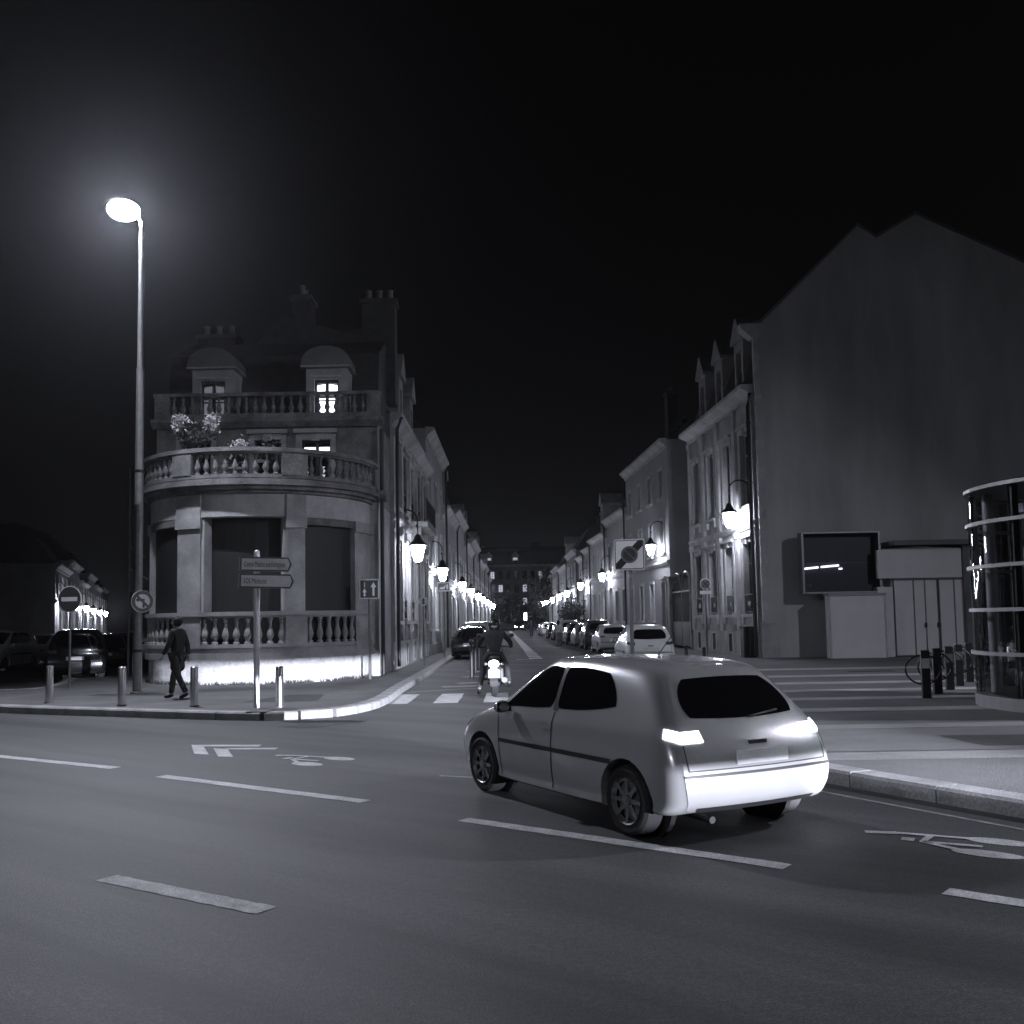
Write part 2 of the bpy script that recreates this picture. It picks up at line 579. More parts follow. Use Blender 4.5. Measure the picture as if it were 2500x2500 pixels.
# zebra crossing over the side street
for k in range(5):
    x0 = -2.76 + k * 1.05
    if x0 + 0.5 > 2.3:
        break
    mb = MB()
    n = 8
    mb.add([(x0 + random.uniform(-.01, .01), 20.75 + 2.65 * i / n, MK) for i in range(n + 1)] + [(x0 + 0.52 + random.uniform(-.01, .01), 20.75 + 2.65 * i / n, MK) for i in range(n + 1)],
           [(i, n + 1 + i, n + 2 + i, i + 1) for i in range(n)])
    obj('crossing_stripe', mb, PAINT, road)
ribbon([(-2.6, 24.1), (-1.4, 24.9), (-0.9, 25.0)], 0.14, 'edge_line', PAINT_OLD)
ribbon([(-1.9, 25.9), (-0.9, 26.1)], 0.5, 'worn_marking', PAINT_OLD)
for k in range(3):
    ribbon([(-1.55, 27.2 + k * 3.0), (-0.9, 27.5 + k * 3.0)], 0.55, 'worn_marking', PAINT_OLD)
ribbon([(-2.6, 42.9), (-0.95, 43.0)], 0.18, 'bay_line', PAINT)
# median line of the side street: short blocks near, then a solid strip
y = 43.6
x_at = lambda yy: 0.98 - (yy - 43) * 0.0128
for k in range(5):
    obj('median_block', flat([(x_at(y) - 0.28, y), (x_at(y) + 0.28, y), (x_at(y) + 0.27, y + 1.25), (x_at(y) - 0.29, y + 1.25)], MK), PAINT, road)
    y += 2.0
ribbon([(x_at(y), y), (x_at(90), 90), (x_at(170), 170)], 0.5, 'median_line', PAINT)
ribbon([(0.1, 43.2), (0.85, 43.35)], 0.3, 'stop_line', PAINT)
ribbon([(0.3, 88), (5.0, 88)], 0.5, 'stop_line', PAINT_OLD)
ribbon([(-3, 163), (4, 163)], 0.9, 'stop_line', PAINT_OLD)
ribbon([(0.2, 62), (0.9, 62.2)], 0.4, 'worn_marking', PAINT_OLD)
obj('asphalt_patch', flat([(-3.98, 16.55), (-3.35, 16.2), (-2.55, 17.25), (-3.3, 17.45)], MK), PATCH, road)

def bike_symbol(o, v, s, name='bicycle_symbol'):
    """painted bicycle: v is the travel direction, the wheels lie side by side at the tail"""
    o, v = Vector(o), Vector(v).normalized()
    u = Vector((v.y, -v.x))
    root = obj(name, flat([(0, 0), (0.01, 0), (0.01, 0.01)], MK), PAINT, road)
    W = lambda a, b: o + u * (a * s[0]) + v * (b * s[1])
    def ell(ca, cb, ra, rb):
        pts = [W(ca + ra * math.cos(2 * PI * k / 28), cb + rb * math.sin(2 * PI * k / 28)) for k in range(28)]
        obj('wheel_mark', flat([(p.x, p.y) for p in pts], MK), PAINT, root)
    def bar(pts, w):
        r = ribbon([W(*p) for p in pts], w, 'frame_mark', PAINT, z=MK + 0.003)
        r.parent = root
    ell(-0.34, 0.26, 0.16, 0.30)
    ell(0.34, 0.26, 0.16, 0.30)
    bar([(-0.34, 0.45), (-0.12, 0.85), (0.22, 0.85)], 0.06)
    bar([(0.34, 0.45), (0.2, 1.15)], 0.06)
    bar([(-0.12, 0.85), (-0.02, 0.35)], 0.06)
    bar([(0.2, 1.15), (0.05, 1.42)], 0.09)
    bar([(-0.16, 0.98), (0.0, 1.0)], 0.09)
    return root

bike_symbol((-2.21, 12.21), (-0.80, 0.60), (0.78, 0.82))
bike_symbol((3.61, 7.12), (-0.80, 0.60), (0.65, 0.80))
# two chevrons ahead of the left bicycle symbol
def chevron(pts, name='chevron'):
    obj(name, flat(pts, MK), PAINT, road)
chevron([(-4.65, 14.27), (-4.40, 14.04), (-4.05, 13.14), (-4.29, 13.28)])
chevron([(-4.62, 14.25), (-4.40, 14.06), (-3.6, 13.93), (-3.6, 14.12)], 'chevron_arm')
chevron([(-4.20, 13.83), (-3.98, 13.74), (-3.65, 12.87), (-3.87, 12.95)])
chevron([(-4.17, 13.81), (-3.98, 13.66), (-3.28, 13.58), (-3.28, 13.75)], 'chevron_arm')
dash((-0.84, 11.03), (-0.3, 10.8), 0.08, PAINT_OLD, 8)

# ------------------------------------------------------------------ house builder
_win_cache = {}

def wall_mesh(L, H, D, ops, th=0.35):
    """front wall in the plane y=0 (outside is -y) with real openings, closed by side, back and top walls"""
    us = sorted({0, L} | {o[0] for o in ops} | {o[1] for o in ops})
    zs = sorted({0, H} | {o[2] for o in ops} | {o[3] for o in ops})
    mb = MB()
    for i in range(len(us) - 1):
        for j in range(len(zs) - 1):
            u0, u1, z0, z1 = us[i], us[i + 1], zs[j], zs[j + 1]
            uc, zc = (u0 + u1) / 2, (z0 + z1) / 2
            if any(o[0] < uc < o[1] and o[2] < zc < o[3] for o in ops):
                continue
            mb.add([(u0, 0, z0), (u1, 0, z0), (u1, 0, z1), (u0, 0, z1)], [(0, 1, 2, 3)])
    for a, b, c, d in ops:
        mb.add([(a, 0, c), (b, 0, c), (b, 0, d), (a, 0, d), (a, th, c), (b, th, c), (b, th, d), (a, th, d)],
               [(0, 4, 5, 1), (1, 5, 6, 2), (2, 6, 7, 3), (3, 7, 4, 0), (4, 7, 6, 5)])
    mb.add([(0, 0, 0), (0, D, 0), (0, D, H), (0, 0, H)], [(0, 3, 2, 1)])
    mb.add([(L, 0, 0), (L, D, 0), (L, D, H), (L, 0, H)], [(0, 1, 2, 3)])
    mb.add([(0, D, 0), (L, D, 0), (L, D, H), (0, D, H)], [(0, 3, 2, 1)])
    mb.add([(0, 0, H), (L, 0, H), (L, D, H), (0, D, H)], [(0, 1, 2, 3)])
    return mb.mesh('wall', fix=False)

def win_meshes(w, h, style):
    key = (round(w, 2), round(h, 2), style)
    if key in _win_cache:
        return _win_cache[key]
    fr = MB()
    t, d0, d1 = 0.07, 0.17, 0.23
    fr.box(0, t, d0, d1, 0, h).box(w - t, w, d0, d1, 0, h).box(t, w - t, d0, d1, 0, t).box(t, w - t, d0, d1, h - t, h)
    fr.box(w / 2 - 0.04, w / 2 + 0.04, d0 - 0.012, d1 - 0.003, t, h - t)
    if h > 1.3:
        fr.box(t, w / 2 - 0.04, d0 + 0.003, d1 - 0.003, h * 0.70, h * 0.70 + 0.06).box(w / 2 + 0.04, w - t, d0 + 0.003, d1 - 0.003, h * 0.70, h * 0.70 + 0.06)
        fr.box(t, w / 2 - 0.04, d0 + 0.006, d1 - 0.006, h * 0.36, h * 0.36 + 0.035).box(w / 2 + 0.04, w - t, d0 + 0.006, d1 - 0.006, h * 0.36, h * 0.36 + 0.035)
    pn = MB()
    pn.box(t * 0.5, w - t * 0.5, d1 - 0.03, d1 - 0.02, t * 0.5, h - t * 0.5)
    su = MB()
    a, p = 0.15, 0.06
    su.box(-a, 0, -p, 0.0, 0, h + a).box(w, w + a, -p, 0.0, 0, h + a).box(0, w, -p - 0.004, 0.0, h, h + a * 1.2)
    if style >= 2:
        su.box(-a - 0.05, w + a + 0.05, -p - 0.10, 0.0, h + a * 1.22, h + a * 1.22 + 0.12)
        su.box(w / 2 - 0.12, w / 2 + 0.12, -p - 0.06, -p - 0.006, h - 0.05, h + a * 1.15)
    si = MB()
    si.box(-a - 0.05, w + a + 0.05, -0.16, 0.05, -0.13, -0.004)
    if style >= 2:
        si.box(-a, -a + 0.14, -0.12, 0.0, -0.42, -0.134).box(w + a - 0.14, w + a, -0.12, 0.0, -0.42, -0.134)
    rail = MB()
    rail.box(0.0, w, -0.03, 0.01, 0.72, 0.77).box(0.0, w, -0.03, 0.01, 0.06, 0.10)
    nb = max(4, int(w / 0.13))
    for k in range(nb + 1):
        u = 0.01 + (w - 0.03) * k / nb
        rail.box(u, u + 0.018, -0.02, 0.0, 0.10, 0.72)
    rail.box(w * 0.5 - 0.2, w * 0.5 + 0.2, -0.026, 0.006, 0.32, 0.5)
    r = dict(frame=fr.mesh('window_frame'), pane=pn.mesh('pane'), surround=su.mesh('surround'), sill=si.mesh('sill'), rail=rail.mesh('window_rail'))
    _win_cache[key] = r
    return r

def add_window(parent, u, z, w, h, style=1, pane=None, frame=None, rail=False, stone=None, y=0.0):
    ms = win_meshes(w, h, style)
    f = obj('window', ms['frame'], frame or FRAME_W, parent, (u, y, z))
    obj('pane', ms['pane'], pane or GLASS, f)
    if style >= 1:
        obj('surround', ms['surround'], stone or STONE_PALE, f)
        obj('sill', ms['sill'], stone or STONE_PALE, f)
    if rail:
        obj('window_rail', ms['rail'], IRON, f)
    return f

def cornice(parent, L, z, m, name='cornice', out=0.4, h=0.5, ends=0.0):
    mb = MB()
    prof = [(0.0, 0.0), (-0.08, 0.0), (-0.10, h * 0.25), (-0.18, h * 0.4), (-out * 0.8, h * 0.62), (-out, h * 0.72), (-out, h), (0.0, h + 0.03)]
    mb.prism_x([(a, b) for a, b in prof], -ends, L + ends)
    return obj(name, mb, m, parent, (0, 0, z))

_dorm_cache = {}

def dormer(parent, u, z, h=2.6, w=1.2, lit=None, top='point', stone=None, y=0.35):
    key = (h, w, top)
    if key not in _dorm_cache:
        mb = MB()
        mb.box(-w / 2, -w / 2 + 0.22, 0, 1.6, 0, h).box(w / 2 - 0.22, w / 2, 0, 1.6, 0, h)
        mb.box(-w / 2 + 0.22, w / 2 - 0.22, 0.35, 1.6, 0, h).box(-w / 2 + 0.22, w / 2 - 0.22, 0.0, 0.35, h * 0.84, h)
        if top == 'point':
            poly = [(-w / 2 - 0.14, h), (w / 2 + 0.14, h), (w / 2 + 0.14, h + 0.14), (0.12, h + 0.95), (0, h + 1.0), (-0.12, h + 0.95), (-w / 2 - 0.14, h + 0.14)]
        else:
            poly = [(-w / 2 - 0.14, h), (w / 2 + 0.14, h)] + [((w / 2 + 0.14) * math.cos(a), h + 0.12 + 0.42 * math.sin(a)) for a in [PI * k / 12 for k in range(13)]]
        mb.prism_y(poly, -0.12, 1.8)
        _dorm_cache[key] = mb.mesh('dormer')
    d = obj('dormer', _dorm_cache[key], stone or STONE, parent, (u, y, z))
    ww = w - 0.46
    ms = win_meshes(ww, h * 0.82, 0)
    f = obj('window', ms['frame'], FRAME_W, d, (-ww / 2, 0.05, 0.02))
    p = obj('pane', ms['pane'], lit or GLASS, d, (-ww / 2, 0.05, 0.02))
    return d

def chimney(parent, u, y, z0, z1, w=0.9, d=0.6, m=None):
    mb = MB()
    mb.box(-w / 2, w / 2, -d / 2, d / 2, 0, z1 - z0).box(-w / 2 - 0.07, w / 2 + 0.07, -d / 2 - 0.07, d / 2 + 0.07, z1 - z0 + 0.002, z1 - z0 + 0.16)
    c = obj('chimney', mb, BRICK, parent, (u, y, z0))
    n = max(2, int(w / 0.35))
    for k in range(n):
        obj('chimney_pot', pot_me, CLAY, c, (-w / 2 + w * (k + 0.5) / n, 0, z1 - z0 + 0.16))
    return c

pot_me = MB().lathe([(0.11, 0), (0.09, 0.3), (0.12, 0.36), (0.10, 0.38)], 8).mesh('chimney_pot', True)

def mansard(parent, L, H, D, rise, back, m=SLATE, ridge=1.2, over=0.0):
    mb = MB()
    prof = [(0.05, H), (back, H + rise), (D / 2, H + rise + ridge), (D, H)]
    mb.prism_x(prof, -over, L + over)
    return obj('roof', mb, m, parent)

def house(name, label, P0, P1, H, floors, bays, wall=STONE, depth=9.0, rise=2.0, back=1.0, ridge=1.0, dormers=(), chimneys=(),
          pilasters=False, string_z=(), group=None, door=None, lit=(), rails=(), stone=None, plinth=0.7, pipe=None, dh=2.6, cat='house', roof=SLATE, corn=0.4, cellars=False):
    P0, P1 = Vector(P0), Vector(P1)
    d = P1 - P0
    L = d.length
    root = thing(name, label, cat, (P0.x, P0.y, 0.06), math.atan2(d.y, d.x), group)
    bw = L / bays
    ops, wins = [], []
    for fi, (z0, z1, w) in enumerate(floors):
        for b in range(bays):
            u = bw * (b + 0.5) - w / 2
            if door is not None and fi == 0 and b == door:
                ops.append((u, u + w, 0.12, z1))
            else:
                ops.append((u, u + w, z0, z1))
            wins.append((fi, b, u, z0, w, z1 - z0))
    obj('wall', wall_mesh(L, H, depth, ops), wall, root)
    for fi, b, u, z, w, h in wins:
        if door is not None and fi == 0 and b == door:
            hh = z + h - 0.12
            mb = MB().box(0, w, 0.2, 0.26, 0, hh)
            for (a0, a1, c0, c1) in ((0.08, w / 2 - 0.05, 0.15, hh * 0.4), (w / 2 + 0.05, w - 0.08, 0.15, hh * 0.4), (0.08, w / 2 - 0.05, hh * 0.45, hh * 0.78), (w / 2 + 0.05, w - 0.08, hh * 0.45, hh * 0.78)):
                mb.box(a0, a1, 0.17, 0.198, c0, c1)
            dd = obj('door', mb, WOOD_DARK, root, (u, 0, 0.12))
            obj('handle', MB().box(w / 2 + 0.06, w / 2 + 0.1, 0.12, 0.169, 1.0, 1.15), GALV, dd)
            ms = win_meshes(w, hh, 2)
            obj('surround', ms['surround'], stone or STONE_PALE, dd)
        else:
            add_window(root, u, z, w, h, 2 if pilasters else 1, GLASS_SOFT if (fi, b) in lit else GLASS, None if (fi + b) % 3 else WOOD_DARK, rail=fi in rails, stone=stone)
    # plinth pieces between the doors
    cuts = [(0, L)] if door is None else [(0, bw * (door + 0.5) - floors[0][2] / 2 - 0.16), (bw * (door + 0.5) + floors[0][2] / 2 + 0.16, L)]
    for a, b in cuts:
        if b - a > 0.3:
            obj('plinth', MB().box(a, b, -0.07, 0.0, 0, plinth), stone or STONE, root)
    if cellars:
        for b in range(bays):
            if door is not None and b == door:
                continue
            uc = bw * (b + 0.5)
            cv = obj('cellar_vent', MB().box(uc - 0.26, uc + 0.26, -0.078, -0.071, 0.22, plinth - 0.12), BLACK, root)
            obj('vent_frame', MB().box(uc - 0.36, uc - 0.261, -0.10, -0.071, 0.16, plinth - 0.04).box(uc + 0.261, uc + 0.36, -0.10, -0.071, 0.16, plinth - 0.04).box(uc - 0.26, uc + 0.26, -0.10, -0.071, plinth - 0.119, plinth - 0.04), stone or STONE_PALE, cv)
            for q in range(4):
                obj('vent_bar', MB().box(uc - 0.19 + q * 0.12, uc - 0.17 + q * 0.12, -0.09, -0.079, 0.22, plinth - 0.12), IRON, cv)
            obj('apron', MB().box(uc - 0.62, uc + 0.62, -0.05, -0.001, plinth + 0.03, floors[0][0] - 0.16).box(uc - 0.5, uc + 0.5, -0.075, -0.051, plinth + 0.12, floors[0][0] - 0.26), stone or STONE, root)
    cornice(root, L, H - 0.45, stone or STONE_PALE, out=corn)
    for z in string_z:
        mb = MB().prism_x([(0, 0), (-0.08, 0.0), (-0.16, 0.14), (-0.16, 0.24), (0, 0.27)], 0, L)
        obj('string_course', mb, stone or STONE_PALE, root, (0, 0, z))
    if pilasters:
        zs = [plinth + 0.002] + [z for z in string_z]
        for b in range(bays + 1):
            u = min(max(bw * b - 0.22, 0.02), L - 0.46)
            for k, z0 in enumerate(zs):
                z1 = (zs[k + 1] if k + 1 < len(zs) else H - 0.45) - 0.004
                z0 = z0 + (0.28 if k else 0)
                mb = MB().box(u, u + 0.44, -0.11, 0.0, z0, z1 - 0.26).box(u - 0.04, u + 0.48, -0.15, 0.0, z1 - 0.256, z1)
                obj('pilaster', mb, stone or STONE_PALE, root)
    mansard(root, L, H, depth, rise, back, ridge=ridge, m=roof)
    for u in dormers:
        dormer(root, u * L, H - 0.02, h=dh, stone=stone or STONE, y=0.3)
    for u, y, zt in chimneys:
        chimney(root, u * L, y, H + 0.2, zt, m=wall)
    if pipe is not None:
        mb = MB().tube([(pipe, -0.22, 0.2), (pipe, -0.22, H - 0.5), (pipe, -0.38, H - 0.1)], 0.06)
        obj('drainpipe', mb, IRON, root, smooth=True)
    return root

# ------------------------------------------------------------------ corner building with the bow front
CB = thing('corner_building', 'stone corner building with rounded bow front, balustrades and two lit dormers', 'building', (-7.4, 29.25, KZ))
C0 = (0.0, 0.0)
RB = 3.2
bal_me = MB().lathe([(0.085, 0), (0.085, 0.06), (0.055, 0.08), (0.05, 0.12), (0.085, 0.20), (0.10, 0.27), (0.08, 0.36), (0.045, 0.50), (0.04, 0.62), (0.06, 0.66), (0.045, 0.69), (0.075, 0.72), (0.075, 0.78)], 10).mesh('baluster', True)

def at_arc(a, r):
    return (r * math.sin(R(a)), -r * math.cos(R(a)))

Z = lambda z: z - KZ
# plinth: rough rendered base, then a double stone ledge
obj('plinth', MB().arc_box(C0, RB - 0.5, RB, 0.0, Z(0.80), -92, 92, 48), PLINTH_BRIGHT, CB)
obj('ledge', MB().arc_box(C0, RB - 0.5, RB + 0.10, Z(0.80), Z(0.95), -92, 92, 48).arc_box(C0, RB - 0.5, RB + 0.04, Z(0.951), Z(1.09), -92, 92, 48), STONE, CB)
piers = [(-92, -66), (-31, -17), (25, 34), (66, 92)]
openings = [(-66, -31), (-17, 25), (34, 66)]
for i, (a, b) in enumerate(piers):
    mb = MB().arc_box(C0, RB - 0.45, RB, Z(1.09), Z(4.60), a, b, 8)
    mb.arc_box(C0, RB - 0.02, RB + 0.05, Z(1.092), Z(2.06), a - 0.8, b + 0.8, 8)
    mb.arc_box(C0, RB - 0.02, RB + 0.06, Z(4.30), Z(4.60), a - 0.6, b + 0.6, 8)
    obj('pilaster', mb, STONE, CB)
# joint mouldings down the sides of the openings
for a in (-17.0, 25.0):
    s = 1 if a < 0 else -1
    obj('jamb', MB().arc_box(C0, RB - 0.44, RB - 0.06, Z(1.1), Z(4.6), a + s * 0.05, a + s * 1.6, 2), STONE_PALE, CB)
# entablature and cornice
obj('entablature', MB().arc_box(C0, RB - 0.45, RB - 0.02, Z(4.602), Z(5.22), -92, 92, 48), STONE_PALE, CB)
for i, (a, b) in enumerate(piers[1:3]):
    obj('entablature_block', MB().arc_box(C0, RB - 0.02, RB + 0.04, Z(4.604), Z(5.21), a - 0.3, b + 0.3, 6), STONE, CB)
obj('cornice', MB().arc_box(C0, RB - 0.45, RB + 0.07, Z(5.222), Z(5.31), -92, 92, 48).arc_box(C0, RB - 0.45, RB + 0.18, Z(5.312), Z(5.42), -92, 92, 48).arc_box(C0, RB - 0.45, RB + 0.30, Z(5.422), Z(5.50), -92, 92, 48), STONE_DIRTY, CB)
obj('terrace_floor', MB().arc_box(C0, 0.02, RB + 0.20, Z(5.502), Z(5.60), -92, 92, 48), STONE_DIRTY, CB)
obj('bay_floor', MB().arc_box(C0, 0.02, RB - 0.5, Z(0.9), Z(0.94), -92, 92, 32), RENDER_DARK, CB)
# roller shutters: slats with real ribs, deeper in the middle opening
def shutter(a, b, r, z0, z1):
    sh = obj('roller_shutter', MB().arc_box(C0, r - 0.04, r - 0.012, z0, z1, a, b, 10), SHUTTER, CB)
    n = 40
    mb = MB()
    hh = (z1 - z0) / n
    for k in range(n):
        mb.arc_box(C0, r - 0.012, r, z0 + hh * k + 0.006, z0 + hh * (k + 1) - 0.004, a, b, 8)
    tag(obj('shutter_slats', mb, SHUTTER, sh), kind='stuff')
    return sh
shutter(-67, -30, RB - 0.16, Z(0.96), Z(4.45))
shutter(33, 67, RB - 0.16, Z(0.96), Z(4.45))
sh_c = shutter(-18, 26, RB - 0.42, Z(0.96), Z(4.6))
for a, b in (openings[0], openings[2]):
    obj('shutter_box', MB().arc_box(C0, RB - 0.2, RB - 0.03, Z(4.40), Z(4.598), a + 0.2, b - 0.2, 8), STONE_DIRTY, CB)

def balustrade(name, r, zb, zt, segs, pier_list, step=4.7, bscale=1.0, m=STONE):
    root = obj(name, MB().arc_box(C0, r - 0.14, r + 0.10, zb - 0.10, zb, -90, 90, 44), m, CB)
    obj('handrail', MB().arc_box(C0, r - 0.15, r + 0.13, zt - 0.11, zt, -90, 90, 44).arc_box(C0, r - 0.10, r + 0.08, zt - 0.16, zt - 0.112, -90, 90, 44), m, root)
    for a, b in segs:
        n = max(2, int((b - a) / step))
        for k in range(n):
            ang = a + (b - a) * (k + 0.5) / n
            x, y = at_arc(ang, r - 0.01)
            obj('baluster', bal_me, m, root, (x, y, zb), (0, 0, random.uniform(0, 1)), (bscale, bscale, (zt - 0.16 - zb) / 0.78))
    for a, b in pier_list:
        obj('pier', MB().arc_box(C0, r - 0.13, r + 0.12, zb, zt - 0.16, a, b, 4), m, root)
    return root
balustrade('ground_balustrade', RB - 0.02, Z(1.20), Z(2.06), openings, [], step=5.0)
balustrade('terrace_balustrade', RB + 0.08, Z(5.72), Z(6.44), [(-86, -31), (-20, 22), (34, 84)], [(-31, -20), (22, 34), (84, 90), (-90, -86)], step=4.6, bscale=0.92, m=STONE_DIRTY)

# main block: front wall, first floor doors, side wall along the street
FX0, FX1 = -3.25, 3.4
def lpart(name, mb, m, **k):
    return obj(name, mb, m, CB, **k)
first = wall_mesh(FX1 - FX0, Z(7.72) - Z(5.3), 3.0, [(0.75, 1.65, 0.32, 1.95), (2.95, 3.75, 0.32, 1.95), (4.35, 5.25, 0.32, 1.95)])
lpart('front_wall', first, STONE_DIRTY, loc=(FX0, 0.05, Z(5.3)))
for u, pn in ((0.75, GLASS), (2.95, GLASS), (4.35, GLASS)):
    f = add_window(CB, FX0 + u, Z(5.62), 0.9 if u != 2.95 else 0.8, 1.63, 2, pn, WOOD_DARK, stone=STONE, y=0.05)
# lit strip lights and lamp seen inside the first-floor rooms
for u in (4.42, 4.86):
    lpart('lit_transom', MB().box(FX0 + u, FX0 + u + 0.34, 0.232, 0.24, Z(6.93), Z(7.04)), GLASS_LIT)
lat = MB()
for k in range(5):
    z = Z(5.75) + k * 0.14
    for u in (4.46, 4.92):
        lat.add([(FX0 + u, 0.236, z), (FX0 + u + 0.13, 0.236, z), (FX0 + u + 0.07, 0.236, z + 0.07)], [(0, 1, 2)])
        lat.add([(FX0 + u + 0.02, 0.236, z + 0.135), (FX0 + u + 0.12, 0.236, z + 0.135), (FX0 + u + 0.07, 0.236, z + 0.08)], [(0, 2, 1)])
lpart('lit_lattice', lat, emit('lattice_glow', 0.8, 0.3, False))
lpart('lit_globe', MB().ball((FX0 + 1.42, 0.14, Z(6.15)), 0.07).ball((FX0 + 1.36, 0.14, Z(5.86)), 0.07), GLASS_LIT, smooth=True)
# ground floor flank right of the bow, with corner stones
lpart('flank_wall', MB().box(2.6, FX1, 0.02, 3.09, 0.0, Z(5.298)), STONE)
lpart('corner_pilaster', MB().box(2.98, FX1 + 0.02, -0.03, 0.02, Z(0.95), Z(5.05)).box(2.94, FX1 + 0.05, -0.06, 0.019, Z(5.052), Z(5.29)).box(2.92, FX1 + 0.05, -0.06, 0.018, 0.0, Z(0.94)), STONE_PALE)
lpart('flank_cornice', MB().prism_x([(0.02, 0), (-0.10, 0), (-0.26, 0.2), (-0.28, 0.32), (0.02, 0.36)], 3.0, FX1 + 0.28), STONE_DIRTY, loc=(0, 0, Z(5.3)))
lpart('left_wall', MB().box(FX0 - 0.1, -2.6, 0.02, 16.0, 0, Z(5.298)), STONE)
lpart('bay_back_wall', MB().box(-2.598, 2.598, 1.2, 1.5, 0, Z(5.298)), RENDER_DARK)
lpart('top_cornice', MB().prism_x([(0.05, 0), (-0.06, 0), (-0.22, 0.16), (-0.24, 0.26), (0.05, 0.28)], FX0 - 0.1, FX1 + 0.2), STONE_DIRTY, loc=(0, 0, Z(7.62)))
ub = lpart('roof_balustrade', MB().box(FX0, FX1 + 0.1, -0.18, 0.06, 0, 0.12), STONE_DIRTY, loc=(0, 0, Z(7.90)))
obj('handrail', MB().box(FX0 - 0.03, FX1 + 0.13, -0.2, 0.08, 0.66, 0.76), STONE_DIRTY, ub)
for a, b in ((FX0, FX0 + 0.42), (FX1 - 0.28, FX1 + 0.1)):
    obj('pier', MB().box(a, b, -0.17, 0.05, 0.122, 0.658), STONE_DIRTY, ub)
n = 22
for k in range(n):
    u = FX0 + 0.55 + (FX1 - FX0 - 0.95) * k / (n - 1)
    obj('baluster', bal_me, STONE_DIRTY, ub, (u, -0.06, 0.12), (0, 0, k), (0.9, 0.9, 0.54 / 0.78))
roof_f = MB().prism_x([(0.75, 0), (1.35, 2.5), (2.9, 3.3), (6.0, 3.3), (6.6, 0)], FX0, FX1 - 0.1)
rf = lpart('roof', roof_f, SLATE, loc=(0, 0, Z(7.72)))

def round_dormer(u, lit):
    """stone dormer under a low dome with an arched window of six lit panes"""
    d = obj('dormer', MB().box(-0.62, -0.37, 0, 1.5, 0, 1.75).box(0.37, 0.62, 0, 1.5, 0, 1.75).box(-0.37, 0.37, 0.0, 1.5, 1.36, 1.75).box(-0.37, 0.37, 0.30, 1.5, 0, 1.359), STONE, CB, (u, 0.16, Z(7.76)))
    dome = MB()
    prof = [(0.74 * math.cos(a), 0.50 * math.sin(a)) for a in [PI * k / 16 for k in range(17)]]
    dome.prism_y([(-0.74, -0.1), (0.74, -0.1)] + prof[0:], -0.16, 0.95)
    obj('dome', dome, ZINC, d, (0, 0, 1.852), smooth=True)
    obj('dome_cornice', MB().box(-0.76, 0.76, -0.18, 0.96, 1.70, 1.75), STONE, d, (0, 0, 0.002))
    fr = obj('window_frame', MB().box(-0.37, -0.31, 0.12, 0.2, 0, 1.36).box(0.31, 0.37, 0.12, 0.2, 0, 1.36).box(-0.05, 0.05, 0.11, 0.195, 0, 1.36).box(-0.31, 0.31, 0.125, 0.2, 0.80, 0.87).box(-0.31, 0.31, 0.125, 0.2, 0.70, 0.74).box(-0.31, 0.31, 0.12, 0.2, 1.26, 1.36), WOOD_DARK, d)
    for x0, x1 in ((-0.31, -0.05), (0.05, 0.31)):
        obj('pane', MB().box(x0, x1, 0.17, 0.18, 0.02, 0.70), lit, d)
        obj('pane', MB().box(x0, x1, 0.17, 0.18, 0.74, 0.80), lit, d)
        obj('pane', MB().prism_y([(x0, 0.87), (x1, 0.87), (x1, 1.24 if x0 < 0 else 1.19), (x0, 1.19 if x0 < 0 else 1.24)], 0.17, 0.18), lit, d)
    obj('arch_trim', MB().box(-0.45, 0.45, -0.05, 0.0, 1.42, 1.47), STONE_PALE, d)
    return d
round_dormer(-1.6, emit('dim_dormer_pane', 0.14, 0.1, False))
round_dormer(1.85, emit('bright_dormer_pane', 4.0, 0.4, False))
chimney(CB, 3.05, 3.4, Z(9.0), Z(12.4), 1.1, 0.7, STONE_DIRTY)
chimney(CB, -2.7, 4.5, Z(9.2), Z(11.6), 1.3, 0.7, STONE_DIRTY)
# small bistro table awnings and planters on the terrace
lpart('awning', MB().box(-2.6, -1.9, 0.25, 0.6, Z(6.5), Z(6.62)).box(-0.4, 0.1, 0.2, 0.5, Z(6.6), Z(6.7)), STONE_PALE)

# side of the corner building along the street
SIDE = house('corner_building_wing', 'ornate stone house along the street behind the rounded corner building', (-3.99, 32.35), (-3.92, 45.0), 8.6,
             [(1.7, 4.3, 1.15), (5.6, 7.7, 1.1)], 5, wall=STONE_DIRTY, stone=STONE, depth=7.0, rise=2.6, back=0.9, ridge=0.8, dormers=(0.15, 0.45, 0.75), pilasters=True,
             string_z=(5.0,), door=3, rails=(0, 1), plinth=1.0, pipe=0.12, cellars=True, chimneys=((0.05, 3.0, 12.6), (0.95, 3.0, 12.4)))
lpart('balcony', MB().box(FX1 + 0.01, FX1 + 0.8, 8.2, 12.5, Z(5.35), Z(5.55)).box(FX1 + 0.02, FX1 + 0.5, 8.5, 8.8, Z(4.8), Z(5.348)).box(FX1 + 0.02, FX1 + 0.5, 11.9, 12.2, Z(4.8), Z(5.348)), STONE_DIRTY)
bal = lpart('balcony_rail', MB().box(FX1 + 0.72, FX1 + 0.77, 8.2, 12.5, Z(6.4), Z(6.45)).box(FX1 + 0.72, FX1 + 0.77, 8.2, 12.5, Z(5.6), Z(5.64)), IRON)
for k in range(26):
    obj('bar', MB().box(FX1 + 0.735, FX1 + 0.755, -0.01, 0.01, Z(5.64), Z(6.4)), IRON, bal, (0, 8.25 + k * 0.17, 0))
SIDE['category'] = 'house'
lpart('downpipe', MB().tube([(3.55, -0.12, 0.05), (3.55, -0.12, Z(7.5))], 0.06), IRON, smooth=True)
